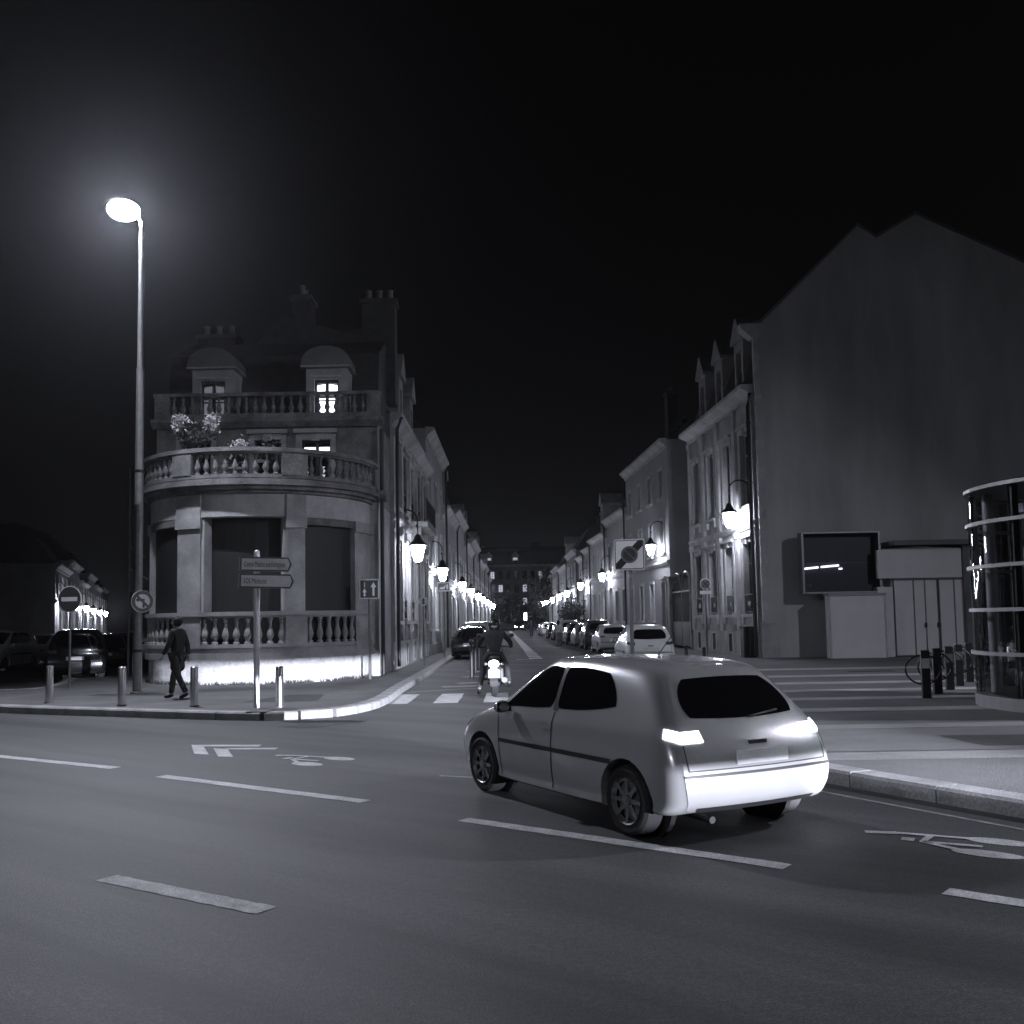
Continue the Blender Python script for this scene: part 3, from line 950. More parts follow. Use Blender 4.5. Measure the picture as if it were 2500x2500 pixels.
lpart('pipe_cover', MB().box(2.66, 2.86, -0.36, -0.08, 0.25, 1.42), mat('pale_metal', 0.5, 0.5, var=0.05))

# ------------------------------------------------------------------ houses down the left side of the street
ORD = ['first', 'second', 'third', 'fourth', 'fifth', 'sixth', 'seventh', 'eighth', 'ninth', 'tenth', 'eleventh', 'twelfth', 'thirteenth']
xl = lambda y: -3.92 + (y - 45) * 0.002
left_rows = [(45.0, 55.5, 10.6, 3, RENDER_PALE, 1.2), (55.5, 66, 8.2, 3, STONE, 2.0), (66, 79, 9.2, 4, RENDER_GREY, 2.2), (79, 92, 8.0, 4, STONE, 2.0),
             (92, 108, 9.4, 5, RENDER_PALE, 2.0), (108, 125, 8.4, 5, RENDER_GREY, 2.4), (125, 143, 9.0, 5, STONE, 2.0), (143, 160, 8.2, 4, RENDER_GREY, 2.0)]
for i, (y0, y1, H, b, w, rise) in enumerate(left_rows):
    house('town_house', '%s house beyond the ornate wing on the left side of the street' % ORD[i], (xl(y0), y0), (xl(y1), y1), H,
          [(1.3, 3.2, 1.0), (4.4, 6.2, 1.0)] + ([(7.2, 8.6, 0.95)] if H > 9.6 else []), b, wall=w, rise=rise, back=1.2, dormers=(0.3, 0.7) if i % 2 else (), door=1 if i else 2,
          string_z=(3.9,), plinth=0.6, chimneys=((0.92, 3.0, H + 4.0),), group='houses down the left side of the street', pipe=(y1 - y0) - 0.15, lit=((1, 0),) if i == 3 else ())

# ------------------------------------------------------------------ houses down the right side of the street
xr = lambda y: 9.4 - 0.06 * (y - 37) if y < 66 else (7.66 - 0.055 * (y - 66) if y < 92 else 6.23 - 0.016 * (y - 92))
HA = house('gabled_house', 'tall stone house with blank gable, pilasters and three dormers on the right corner', (xr(47.7), 47.7), (9.38, 37.32), 10.5,
           [(1.75, 4.55, 1.15), (6.0, 8.9, 1.15)], 4, wall=STONE, depth=14.0, rise=2.9, back=1.1, ridge=2.6, dormers=(0.16, 0.44, 0.74), pilasters=True,
           string_z=(5.05,), rails=(0,), plinth=1.05, dh=2.5, corn=0.5, cellars=True)
# its gable wall and the quoins at the street corner (children in the local frame of the house: u along the facade, y into the house)
G = thing('gable_wall', 'huge blank rendered gable wall with two peaks above the forecourt', 'wall', (9.42, 37.0, KZ))
gp = [(0, 0), (0.0, 12.7), (0.25, 12.75), (4.15, 16.55), (4.85, 16.05), (6.4, 16.95), (10.6, 14.9), (16, 12.2), (16, 0)]
obj('gable_face', MB().prism_y(gp, 0.0, 0.45), GABLE, G)
obj('coping', MB().prism_y([(0.0, 12.702), (0.25, 12.752), (4.15, 16.552), (4.85, 16.052), (6.4, 16.952), (10.6, 14.902), (16, 12.202), (16, 12.32), (10.6, 15.02), (6.4, 17.07), (4.85, 16.17), (4.15, 16.67), (0.2, 12.86), (0.0, 12.82)], -0.05, 0.5), ZINC, G)
for k in range(26):
    z0 = 1.35 + k * 0.435
    w = 0.20 if k % 2 else 0.13
    obj('quoin', MB().box(-0.055, w, -0.035, -0.002, z0, z0 + 0.405).box(-0.055, -0.002, -0.002, w * 0.9, z0, z0 + 0.405), STONE_PALE, G)
obj('quoin_base', MB().box(-0.10, 0.55, -0.07, -0.003, 0, 1.3).box(-0.10, -0.003, -0.003, 0.3, 0, 1.3), STONE, G)
obj('kneeler', MB().prism_y([(-0.55, 12.75), (-0.5, 12.55), (-0.1, 12.2), (0.35, 12.2), (0.35, 12.76)], -0.06, 0.5), STONE_PALE, G)
obj('drainpipe', MB().tube([(-0.32, 0.1, 0.1), (-0.32, 0.1, 9.6), (-0.2, 0.25, 10.1)], 0.075), IRON, G, smooth=True)
for z in (2.0, 4.3, 6.6, 8.9):
    obj('pipe_collar', MB().lathe([(0.1, 0), (0.1, 0.07)], 10, (-0.32, 0.1, z)), IRON, G)

right_rows = [(52.7, 65.5, 11.3, 4, RENDER_PALE, 1.2, (1, 3)), (65.5, 74.5, 9.0, 3, RENDER_PALE, 1.4, ()), (74.5, 83, 8.2, 3, RENDER_GREY, 1.5, ()), (83, 87.5, 7.7, 2, STONE, 1.2, ()),
              (87.5, 92, 7.3, 2, RENDER_PALE, 1.2, ()), (95, 106, 8.4, 3, RENDER_DARK, 2.2, ()), (106, 120, 7.6, 4, RENDER_GREY, 2.0, ()), (120, 134, 8.2, 4, STONE, 2.0, ()), (134, 150, 7.8, 4, RENDER_PALE, 2.0, ())]
for i, (y0, y1, H, b, w, rise, ch) in enumerate(right_rows):
    chs = ((0.35, 2.2, 15.6), (0.2, 3.6, 14.2)) if i == 0 else ((0.5, 3, H + 3.6),)
    house('town_house', '%s house beyond the iron gate on the right side of the street' % ORD[i], (xr(y1), y1), (xr(y0), y0), H,
          [(1.5, 3.6, 1.0), (5.2, 7.0, 0.95)] + ([(8.3, 9.8, 0.9)] if H > 10 else []), b, wall=w, rise=rise, back=1.4, dormers=(0.5,) if i in (2, 6) else (),
          string_z=(4.5,), plinth=0.8, chimneys=chs, group='houses down the right side of the street', pipe=0.2, door=0 if i % 2 else b - 1,
          depth=8.0, lit=((1, 1),) if i == 6 else ())

# iron gate and its dark yard between the first two right-hand houses
gate = thing('iron_gate', 'dark iron gate with scrolled finials between two houses on the right', 'gate', (xr(50.2), 50.2, KZ), R(93.4))
for s in (-1, 1):
    lf = obj('gate_leaf', MB().box(s * 0.05 if s > 0 else -2.15, 2.15 if s > 0 else -0.05, -0.02, 0.02, 0.15, 1.35), IRON, gate)
    obj('top_rail', MB().box(s * 0.05 if s > 0 else -2.15, 2.15 if s > 0 else -0.05, -0.025, 0.025, 2.85, 2.93), IRON, lf)
    for k in range(12):
        u = s * (0.14 + k * 0.175)
        hgt = 3.3 + 0.35 * (1 - k / 11)
        obj('bar', MB().box(-0.015, 0.015, -0.015, 0.015, 1.35, hgt).lathe([(0.001, hgt + 0.22), (0.045, hgt + 0.07), (0.012, hgt)], 6), IRON, lf, (u, 0, 0))
    obj('scroll', MB().tube([(s * (1.0 + 0.9 * math.cos(a)), 0, 3.1 + 0.75 * math.sin(a)) for a in [PI * k / 10 for k in range(11)]], 0.05, 6), GALV, gate, smooth=True)
    obj('gate_post', MB().box(s * 2.3 - 0.14, s * 2.3 + 0.14, -0.14, 0.14, 0, 3.6).box(s * 2.3 - 0.19, s * 2.3 + 0.19, -0.19, 0.19, 3.602, 3.75), STONE_DIRTY, gate)
yard = thing('yard_wall', 'dark tall wall closing the yard behind the iron gate', 'wall', (xr(50) + 6, 50.2, KZ))
obj('wall', MB().box(0, 0.4, -2.4, 2.4, 0, 9.0), RENDER_DARK, yard)
obj('coping', MB().box(-0.06, 0.46, -2.4, 2.4, 9.002, 9.1), ZINC, yard)

# ------------------------------------------------------------------ annex, notice case and panels in front of the gable
AN = thing('low_annex', 'low white annex with folding doors against the gable wall', 'building', (13.35, 35.9, KZ))
obj('wall', MB().box(0.55, 9.0, 0.25, 1.06, 0.0, 3.95).box(0.0, 0.55, 0.1, 1.06, 0, 2.55), WHITE, AN)
obj('lintel_panel', MB().prism_y([(0.02, 2.86), (3.1, 2.86), (3.1, 3.92), (1.6, 4.02), (0.02, 3.9)], 0.05, 0.249), WHITE, AN)
obj('canopy', MB().box(0.5, 9.0, -0.35, 1.0, 4.05, 4.22), RENDER_DARK, AN)
obj('pier', MB().box(3.12, 3.42, -0.1, 0.249, 0, 4.04), RENDER_DARK, AN)
obj('end_panel', MB().box(3.5, 9.0, 0.05, 0.248, 2.9, 4.0), WHITE, AN)
ux = 0.62
for k, w in enumerate((0.66, 0.36, 0.40, 0.50, 0.62, 0.62, 0.62)):
    dp = obj('door_panel', MB().box(0, w, 0.10, 0.16, 0.05, 2.78), WHITE, AN, (ux, 0, 0))
    obj('hinge_strip', MB().box(w, w + 0.05, 0.12, 0.2, 0.05, 2.78), RENDER_DARK, dp)
    if k in (1, 2):
        obj('handle', MB().box(w - 0.03, w + 0.04, 0.04, 0.099, 1.05, 1.22), BLACK, dp)
    ux += w + 0.055 + (0.06 if k == 2 else 0)
obj('door_rail', MB().box(0.58, 5.0, 0.06, 0.2, 2.782, 2.84), RENDER_DARK, AN)

PB = thing('white_board', 'plain white panel standing below the notice case', 'panel', (11.42, 35.55, KZ))
obj('board', MB().box(0, 2.02, 0, 0.5, 0.0, 2.25), WHITE, PB)
obj('board_top', MB().box(-0.04, 2.06, -0.05, 0.52, 2.252, 2.33), RENDER_GREY, PB)
for u in (0.0, 2.0):
    obj('edge_strip', MB().box(u - 0.03, u + 0.03, -0.02, -0.002, 0.0, 2.25), STONE_PALE, PB)

NC = thing('notice_case', 'large glazed dark notice case with glowing tubes added as reflections on the gable', 'display case', (10.72, 36.05, 2.55))
obj('case_back', MB().box(0, 2.75, 0.4, 0.5, 0, 2.15), SIGN_DARK, NC)
obj('case_frame', MB().box(-0.08, 0.0, 0, 0.5, -0.06, 2.2).box(2.75, 2.83, 0, 0.5, -0.06, 2.2).box(0.0, 2.75, 0, 0.5, 2.15, 2.2).box(0.0, 2.75, -0.02, 0.5, -0.06, 0.0), GALV, NC)
obj('glass', MB().box(0.002, 2.748, 0.04, 0.046, 0.002, 2.148), KIOSK_GLASS, NC)
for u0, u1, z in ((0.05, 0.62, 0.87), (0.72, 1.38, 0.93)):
    obj('reflection_tube', MB().tube([(u0, 0.36, z), (u1, 0.36, z + 0.05)], 0.035), emit('reflection_tube', 3.0), NC, smooth=True)  # glowing tubes added for the bright reflections in the glass
obj('reflection_tube', MB().tube([(1.38, 0.36, 0.85), (1.5, 0.36, 0.86)], 0.03), emit('reflection_tube', 3.0), NC)
obj('sheet', MB().box(0.2, 2.5, 0.385, 0.398, 1.05, 1.10).box(0.2, 0.36, 0.385, 0.398, 0.2, 0.32), SIGN_MID, NC)
for u in (0.6, 2.0):
    obj('leg', MB().box(u, u + 0.12, 0.2, 0.4, -0.30, -0.062), GALV, NC)
BX = thing('wheelie_bin', 'tall dark bin against the wall near the gabled house corner', 'bin', (8.98, 37.75, KZ), R(93))
BX.scale = (0.7, 0.7, 1.0)
obj('body', MB().prism_y([(-0.3, 0.0), (0.3, 0.0), (0.36, 1.1), (-0.36, 1.1)], -0.36, 0.36), PLASTIC, BX, bevel=0.03)
obj('lid', MB().box(-0.4, 0.4, -0.4, 0.4, 1.102, 1.18), PLASTIC, BX, bevel=0.03)

# ------------------------------------------------------------------ lanterns on wall brackets
lan_glass = MB().lathe([(0.09, 0.0), (0.14, 0.05), (0.25, 0.52), (0.22, 0.58)], 10).mesh('lantern_glass', True)
lan_cap = MB().lathe([(0.36, 0.581), (0.31, 0.64), (0.16, 0.78), (0.10, 0.94), (0.04, 1.0)], 10).mesh('lantern_cap', True)
lan_foot = MB().lathe([(0.02, -0.08), (0.06, -0.05), (0.09, -0.002)], 8).mesh('finial', True)

def arm_path(reach):
    pts = [(0, 0, -0.5), (0, 0, 0.6)]
    for k in range(1, 15):
        a = PI * k / 12
        pts.append((reach * 0.5 * (1 - math.cos(a)), 0, 0.9 + reach * 0.5 * math.sin(a)))
    return pts
arm_me = MB().tube(arm_path(0.85), 0.03, 6)
arm_me.box(-0.03, -0.2, -0.02, 0.02, 0.3, 0.34).box(-0.03, -0.2, -0.02, 0.02, -0.3, -0.26)
arm_me = arm_me.mesh('bracket', True)
stem_me = MB().tube([(0.85, 0, 0.82), (0.85, 0, 0.45)], 0.025, 6).mesh('stem')

def lantern(side, k, x, y, z, group):
    """side +1: hangs from the left-hand facades towards +x; -1: from the right-hand facades"""
    lab = '%s lit wall lantern on the %s side of the street, counted from the crossing' % (ORD[k], 'left' if side > 0 else 'right')
    t = thing('wall_lantern', lab, 'lantern', (x, y, z), 0 if side > 0 else PI, group)
    obj('bracket', arm_me, IRON, t, (-0.85, 0, 0.25))
    obj('stem', stem_me, IRON, t, (-0.85, 0, 0.18))
    obj('glass', lan_glass, LAMP_GLASS, t, (0, 0, -0.32))
    obj('cap', lan_cap, IRON, t, (0, 0, -0.32))
    obj('finial', lan_foot, IRON, t, (0, 0, -0.32))
    return t

for k, (y, z) in enumerate(((35.4, 4.2), (47.3, 4.0), (65.0, 4.0), (78, 4.0), (92.5, 4.0), (107, 4.0), (121, 4.0), (135, 4.0), (150, 4.0), (158, 4.0))):
    lantern(1, k, (xl(y) if y > 45 else -3.95) + 0.55, y, z, 'lanterns down the left side of the street')
for k, (y, z) in enumerate(((38.9, 5.55), (54.6, 5.5), (73, 4.8), (86.0, 4.6), (99, 4.3), (112, 4.3), (126, 4.2), (140, 4.2), (152, 4.2))):
    lantern(-1, k, xr(y) - 0.62, y, z, 'lanterns down the right side of the street')

# ------------------------------------------------------------------ tall street lamps
pole_prof = [(0.16, 0), (0.16, 0.04), (0.105, 0.06), (0.10, 4.6), (0.104, 4.62), (0.095, 4.64), (0.09, 8.0), (0.075, 8.05), (0.062, 11.5)]
pole_me = MB().lathe(pole_prof, 14).mesh('pole', True)
panel_me = MB().prism([(0.36 * math.cos(2 * PI * k / 20), 0.26 * math.sin(2 * PI * k / 20)) for k in range(20)], -0.012, 0.0).mesh('lamp_panel')
hood_me = MB().lathe([(1.06, 0.002), (1.12, 0.05), (0.95, 0.16), (0.5, 0.24), (0.1, 0.27)], 20)
hood_me.v = [(x * 0.37, y * 0.27, z * 0.6) for x, y, z in hood_me.v]
hood_me = hood_me.mesh('hood', True)
neck_me = MB().tube([(0.0, 0, 11.4), (0.0, -0.02, 11.75), (0, -0.12, 11.95), (0, -0.32, 12.05)], 0.05, 8).mesh('neck', True)

def street_lamp(label, x, y, z0=KZ, rz=0.0, tilt=0.0, power=1.0, turn=0.0, high=1.0):
    """rz turns the arm, tilt lifts the flat luminaire towards the road"""
    t = thing('street_lamp', label, 'street lamp', (x, y, z0), rz, 'tall street lamps round the crossing')
    obj('pole', pole_me, GALV, t)
    obj('neck', neck_me, GALV, t)
    hd = obj('luminaire', hood_me, ZINC, t, (0, -0.42, 11.98), (-tilt, 0, turn))
    hd.rotation_mode = 'XYZ'
    t.scale = (1, 1, high)
    hd.scale = (1, 1, 1 / high)
    obj('lamp_panel', panel_me, BOWL if power == 1 else emit('street_lamp_bowl_%d' % (power * 10), TALL_LAMP * power), hd)
    obj('access_door', MB().box(-0.05, 0.05, -0.112, -0.098, 0.5, 0.95), GALV, t)
    return t
SL = street_lamp('tall lit street lamp beside the rounded corner building', -8.86, 23.25, rz=R(-62), tilt=R(49), turn=R(82), high=0.968)
for z in (1.0, 5.4):
    obj('clamp', MB().lathe([(0.118, 0), (0.118, 0.07)], 12, (0, 0, z)), IRON, SL)
street_lamp('tall lit street lamp standing behind the viewer to the left', -17.0, -13.0, rz=R(135), tilt=R(-2), power=1.2)
street_lamp('unseen street lamp added beyond the glass kiosk to light the gable', 23.0, 12.0, rz=R(-63.8), tilt=R(38.3), power=1.5)  # added lamp, tilted so its cut-off dims the gable towards upper right

# slim mast with cross bars behind the tall lamp
UM = thing('utility_mast', 'slim metal mast with short cross bars behind the tall street lamp', 'mast', (-12.1, 31.0, KZ))
obj('pole', MB().tube([(0, 0, 0), (0, 0, 6.6)], 0.04, 8), GALV, UM)
for z, a, b in ((2.7, -0.05, 0.75), (1.9, -0.02, 0.75), (4.1, 0.0, 0.5), (3.4, 0.0, 0.6)):
    obj('cross_bar', MB().tube([(a, 0, z), (b, 0, z - (0.35 if z > 3 else 0))], 0.025, 6), GALV, UM)
obj('stay', MB().tube([(0.7, 0, 2.7), (0.7, 0, 3.7)], 0.025, 6), GALV, UM)

# ------------------------------------------------------------------ bollards, signs
bol_me = MB().lathe([(0.075, 0), (0.075, 0.86), (0.07, 0.89), (0.05, 0.905)], 16).mesh('bollard_tube', True)
for i, (x, y, lab) in enumerate(((-9.84, 20.95, 'leftmost polished steel bollard on the corner pavement'), (-7.87, 19.85, 'second polished steel bollard from the left on the corner pavement'),
                                 (-6.24, 19.3, 'polished steel bollard beside the walking person'), (-4.44, 18.72, 'polished steel bollard just right of the direction sign post'))):
    t = thing('bollard', lab, 'bollard', (x, y, KZ), 0, 'steel bollards along the corner kerb')
    obj('tube', bol_me, STEEL, t, scale=(1, 1, 0.86))
    obj('base_ring', MB().lathe([(0.095, 0), (0.09, 0.025)], 16), GALV, t)

def text_mesh(s, size, sx=1.0):
    cu = bpy.data.curves.new('lettering', 'FONT')
    cu.body = s
    cu.size = size
    cu.align_x = 'LEFT'
    cu.extrude = 0.001
    cu.resolution_u = 3
    tmp = bpy.data.objects.new('tmp', cu)
    WORK.collection.objects.link(tmp)
    me = apply_mods(tmp)
    bpy.data.objects.remove(tmp)
    for v in me.vertices:
        v.co.x *= sx
    me.materials.clear()
    return me

# direction sign with two arrow boards
DS = thing('direction_sign', 'post with two arrow-shaped direction boards before the bow front', 'sign', (-4.88, 18.75, KZ))
obj('post', MB().lathe([(0.058, 0), (0.058, 2.93), (0.05, 2.97), (0.02, 2.99)], 12), mat('pale_post', 0.6, 0.35, metal=0.3, var=0.1), DS, smooth=True)
def arrow_board(z, x0, x1, words, tsx, rz=R(-5)):
    h, t = 0.27, 0.05
    pt = lambda d: [(x0 + d, d), (x1 - 0.07, d), (x1 - d, h / 2), (x1 - 0.07, h - d), (x0 + d, h - d)]
    b = obj('arrow_board', MB().prism_y(pt(0), 0, t), SIGN_DARK, DS, (0, -0.12, z), (0, R(2.2), rz))
    obj('face', MB().prism_y(pt(0.03), -0.004, -0.001), SIGN_GREY, b)
    obj('end_cap', MB().box(x0 - 0.02, x0 - 0.001, -0.01, t + 0.01, 0, h), GALV, b)
    obj('lettering', text_mesh(words, 0.15, tsx), SIGN_INK, b, (x0 + 0.08, -0.0065, 0.085), (R(90), 0, 0))
arrow_board(2.58, -0.30, 0.70, 'Centre Médico psychologique', 0.44)
arrow_board(2.26, -0.31, 0.74, 'SOS Médecins', 0.52)

def disc(r, y0, y1, n=28, c=(0, 0)):
    return MB().prism_y([(c[0] + r * math.cos(2 * PI * k / n), c[1] + r * math.sin(2 * PI * k / n)) for k in range(n)], y0, y1)

NE = thing('no_entry_sign', 'round no entry sign on a thin post at the far left', 'sign', (-11.6, 25.8, KZ), R(-12))
obj('post', MB().lathe([(0.03, 0), (0.03, 2.35)], 10), GALV, NE)
obj('rim', disc(0.35, -0.04, -0.034), SIGN_GREY, NE, (0, 0, 2.32))
obj('disc', disc(0.325, -0.048, -0.041), SIGN_DARK, NE, (0, 0, 2.32))
obj('bar', MB().box(-0.235, 0.235, -0.052, -0.049, -0.055, 0.055), SIGN_GREY, NE, (0, 0, 2.32))

NT = thing('no_turn_sign', 'round prohibition sign with bent arrow on the tall street lamp', 'sign', (-8.72, 23.12, 2.30), R(38))
obj('plate', disc(0.26, -0.05, -0.03), SIGN_GREY, NT)
obj('ring', MB().add(*(lambda n: ([(r * math.cos(2 * PI * k / n), -0.054, r * math.sin(2 * PI * k / n)) for k in range(n) for r in (0.17, 0.25)], [(2 * k, 2 * k + 1, (2 * k + 3) % (2 * n), (2 * k + 2) % (2 * n)) for k in range(n)]))(28)), SIGN_DARK, NT)
obj('arrow', MB().box(0.0, 0.05, -0.056, -0.053, -0.15, 0.06).box(-0.12, 0.0, -0.0562, -0.0532, 0.01, 0.06).prism_y([(-0.16, 0.035), (-0.10, -0.02), (-0.10, 0.09)], -0.0564, -0.0534), SIGN_INK, NT)
obj('slash', MB().prism_y([(-0.16, 0.12), (-0.12, 0.16), (0.16, -0.12), (0.12, -0.16)], -0.0570, -0.0568), SIGN_DARK, NT)
obj('bracket', MB().box(-0.04, 0.04, -0.03, 0.02, -0.1, 0.1), GALV, NT)

OW = thing('contraflow_sign', 'square dark sign with two arrows beside the bow front', 'sign', (-4.02, 27.6, KZ))
obj('post', MB().lathe([(0.04, 0), (0.04, 2.8)], 10), GALV, OW)
obj('plate', MB().box(-0.27, 0.27, -0.062, -0.045, 2.24, 2.78), SIGN_GREY, OW)
obj('panel', MB().box(-0.245, 0.245, -0.066, -0.063, 2.265, 2.755), SIGN_DARK, OW)
obj('up_arrow', MB().box(0.09, 0.15, -0.070, -0.067, 2.32, 2.56).prism_y([(0.04, 2.56), (0.20, 2.56), (0.12, 2.70)], -0.0702, -0.0672), SIGN_GREY, OW)
obj('down_arrow', MB().box(-0.145, -0.115, -0.070, -0.067, 2.56, 2.70).prism_y([(-0.19, 2.42), (-0.07, 2.42), (-0.10, 2.48), (-0.16, 2.48)], -0.0702, -0.0672).box(-0.15, -0.11, -0.0704, -0.0674, 2.32, 2.52).prism_y([(-0.17, 2.35), (-0.13, 2.29), (-0.09, 2.35)], -0.0706, -0.0676), SIGN_GREY, OW)

EZ = thing('parking_zone_sign', 'square end of no parking zone sign with black diagonal', 'sign', (2.76, 23.0, KZ), R(-16))
obj('post', MB().lathe([(0.045, 0), (0.045, 3.42), (0.03, 3.44)], 10), GALV, EZ)
def rsq(h, r, n=5):
    pts = []
    for cx, cz, a0 in ((h - r, h - r, 0), (-h + r, h - r, 90), (-h + r, -h + r, 180), (h - r, -h + r, 270)):
        pts += [(cx + r * math.cos(R(a0 + 90 * k / n)), cz + r * math.sin(R(a0 + 90 * k / n))) for k in range(n + 1)]
    return pts
obj('plate', MB().prism_y(rsq(0.36, 0.05), -0.065, -0.05), SIGN_W, EZ, (0, 0, 3.05))
obj('border', MB().prism_y(rsq(0.34, 0.04), -0.068, -0.066), SIGN_DARK, EZ, (0, 0, 3.05))
obj('field', MB().prism_y(rsq(0.322, 0.03), -0.071, -0.069), SIGN_W, EZ, (0, 0, 3.05))
obj('diagonal', MB().prism_y([(-0.32, -0.20), (-0.32, -0.32), (-0.20, -0.32), (0.32, 0.20), (0.32, 0.32), (0.20, 0.32)], -0.074, -0.072), BLACK, EZ, (0, 0, 3.05))
obj('ring', disc(0.20, -0.077, -0.075), SIGN_MID, EZ, (0, 0, 3.05))
obj('roundel', disc(0.15, -0.080, -0.078), SIGN_INK, EZ, (0, 0, 3.05))
obj('slash', MB().prism_y([(-0.12, 0.10), (-0.10, 0.12), (0.12, -0.10), (0.10, -0.12)], -0.083, -0.081), SIGN_MID, EZ, (0, 0, 3.05))

NP = thing('no_parking_sign', 'round no stopping sign on a post before the gabled house', 'sign', (7.75, 39.6, KZ))
obj('post', MB().lathe([(0.035, 0), (0.035, 2.9)], 8), GALV, NP)
obj('rim', disc(0.22, -0.05, -0.04), SIGN_GREY, NP, (0, 0, 2.9))
obj('disc', disc(0.19, -0.055, -0.051), SIGN_MID, NP, (0, 0, 2.9))
obj('cross', MB().prism_y([(-0.14, 0.11), (-0.11, 0.14), (0.14, -0.11), (0.11, -0.14)], -0.058, -0.056).prism_y([(0.14, 0.11), (0.11, 0.14), (-0.14, -0.11), (-0.11, -0.14)], -0.061, -0.059), SIGN_INK, NP, (0, 0, 2.9))
obj('plate', MB().box(-0.23, 0.23, -0.055, -0.04, 2.48, 2.62), SIGN_GREY, NP)

TS = thing('towing_sign', 'small rectangular pictogram sign below the second left lantern', 'sign', (-3.05, 43.5, KZ))
obj('post', MB().lathe([(0.03, 0), (0.03, 3.3)], 8), GALV, TS)
obj('plate', MB().box(-0.29, 0.29, -0.05, -0.035, 2.9, 3.3), SIGN_W, TS)
obj('field', MB().box(-0.25, 0.25, -0.054, -0.051, 2.94, 3.26), SIGN_MID, TS)
obj('pictogram', MB().prism_y([(-0.2, 3.0), (0.02, 2.98), (0.06, 3.06), (0.1, 3.2), (0.0, 3.1), (-0.15, 3.08)], -0.058, -0.055).box(0.12, 0.2, -0.058, -0.055, 2.99, 3.2), SIGN_W, TS)
RS = thing('round_sign', 'small pale round sign on a thin post by the left facade', 'sign', (-3.2, 35.2, KZ))
obj('post', MB().lathe([(0.03, 0), (0.03, 2.3)], 8), GALV, RS)
obj('plate', disc(0.17, -0.05, -0.035), SIGN_W, RS, (0, 0, 2.3))
obj('mark', MB().box(-0.02, 0.02, -0.054, -0.051, -0.11, 0.11).box(-0.07, 0.07, -0.0545, -0.0515, 0.03, 0.06).box(-0.07, 0.07, -0.0545, -0.0515, -0.07, -0.04), SIGN_INK, RS, (0, 0, 2.3))

# slim dark posts guarding the cycle stands by the left parking lane
post_me = MB().lathe([(0.055, 0), (0.055, 0.95), (0.03, 0.98), (0.07, 1.02), (0.085, 1.08), (0.07, 1.14), (0.02, 1.17)], 12).mesh('post', True)
for i, (x, y) in enumerate(((-1.27, 29.6), (-1.25, 32.0), (-1.22, 34.4), (-1.2, 36.8), (-1.18, 39.2), (-1.15, 41.6))):
    t = thing('guard_post', '%s ball-topped dark post from the zebra crossing beside the left parking lane' % ORD[i], 'bollard', (x, y, 0), 0, 'guard posts beside the left parking lane')
    obj('post', post_me, mat('dark_post', 0.06, 0.45, metal=0.4, var=0.1), t)
    obj('base', MB().lathe([(0.08, 0), (0.075, 0.05)], 10), IRON, t)
for x, y, lab in ((7.15, 41.0, 'low dark post before the iron gate'), (7.35, 38.2, 'low dark post before the gabled house')):
    t = thing('low_post', lab, 'bollard', (x, y, KZ), 0, 'low posts on the right pavement')
    obj('post', MB().lathe([(0.07, 0), (0.07, 0.36), (0.05, 0.40)], 10), PLASTIC, t)

# bicycle stands: square posts with hoops
for i, (x, y) in enumerate(((7.6, 18.3), (8.2, 19.2), (8.88, 20.2), (9.55, 21.25), (10.3, 22.4))):
    t = thing('bicycle_stand', '%s black hooped post from the left in the rack by the kiosk' % ORD[i], 'bicycle stand', (x, y, KZ), R(-12), 'bicycle stands by the glass kiosk')
    obj('post', MB().box(-0.075, 0.075, -0.075, 0.075, 0, 0.88), BLACK, t, bevel=0.01)
    obj('hoop', MB().tube([(-0.02 + 0.31 * math.cos(2 * PI * k / 24), 0.09, 0.52 + 0.27 * math.sin(2 * PI * k / 24)) for k in range(25)], 0.018, 6), IRON, t, smooth=True)
    if i in (0, 2, 3):
        obj('plate', MB().box(-0.065, 0.065, -0.081, -0.0765, 0.55, 0.73), SIGN_MID if i else SIGN_GREY, t)

# ------------------------------------------------------------------ round glass kiosk
KC = (10.0, 16.15)
KR = 2.25
KI = thing('glass_kiosk', 'round glass kiosk with pale metal rings at the right edge', 'kiosk', (KC[0], KC[1], KZ))
def ring(r0, r1, z0, z1, n=48):
    return MB().arc_box((0, 0), r0, r1, z0, z1, -180, 180, n)
obj('base', ring(KR - 0.2, KR + 0.02, 0, 0.2), ALU, KI)
for z in (0.86, 1.57, 2.28, 3.0, 3.58):
    obj('hoop', ring(KR - 0.03, KR + 0.05, z, z + 0.06), ALU, KI)
obj('roof', MB().lathe([(KR + 0.04, 3.66), (KR * 0.5, 3.80), (0.02, 3.86)], 32), ZINC, KI)
zz = [0.2, 0.86, 1.57, 2.28, 3.0, 3.58]
for k in range(8):
    a0, a1 = -180 + 45 * k + 18, -180 + 45 * (k + 1) + 18
    for j in range(5):
        z0 = zz[j] + (0.06 if j else 0)
        pane = MB()
        vs_ = []
        n = 9
        for q in range(n + 1):
            a = R(a0 + 0.6 + (a1 - a0 - 1.2) * q / n)
            for z in (z0, zz[j + 1]):
                vs_.append((KR * math.sin(a), -KR * math.cos(a), z))
        pane.add(vs_, [(2 * q, 2 * q + 2, 2 * q + 3, 2 * q + 1) for q in range(n)])
        obj('pane', pane, KIOSK_GLASS, KI, smooth=True)
    a = R(a0)
    obj('mullion', MB().box(-0.04, 0.04, -0.06, 0.06, 0.2, 3.58), BLACK, KI, ((KR - 0.09) * math.sin(a), -(KR - 0.09) * math.cos(a), 0), (0, 0, a))
    obj('column', MB().lathe([(0.09, 0.2), (0.09, 3.58)], 12), ALU, KI, ((KR - 0.32) * math.sin(a + 0.1), -(KR - 0.32) * math.cos(a + 0.1), 0), smooth=True)
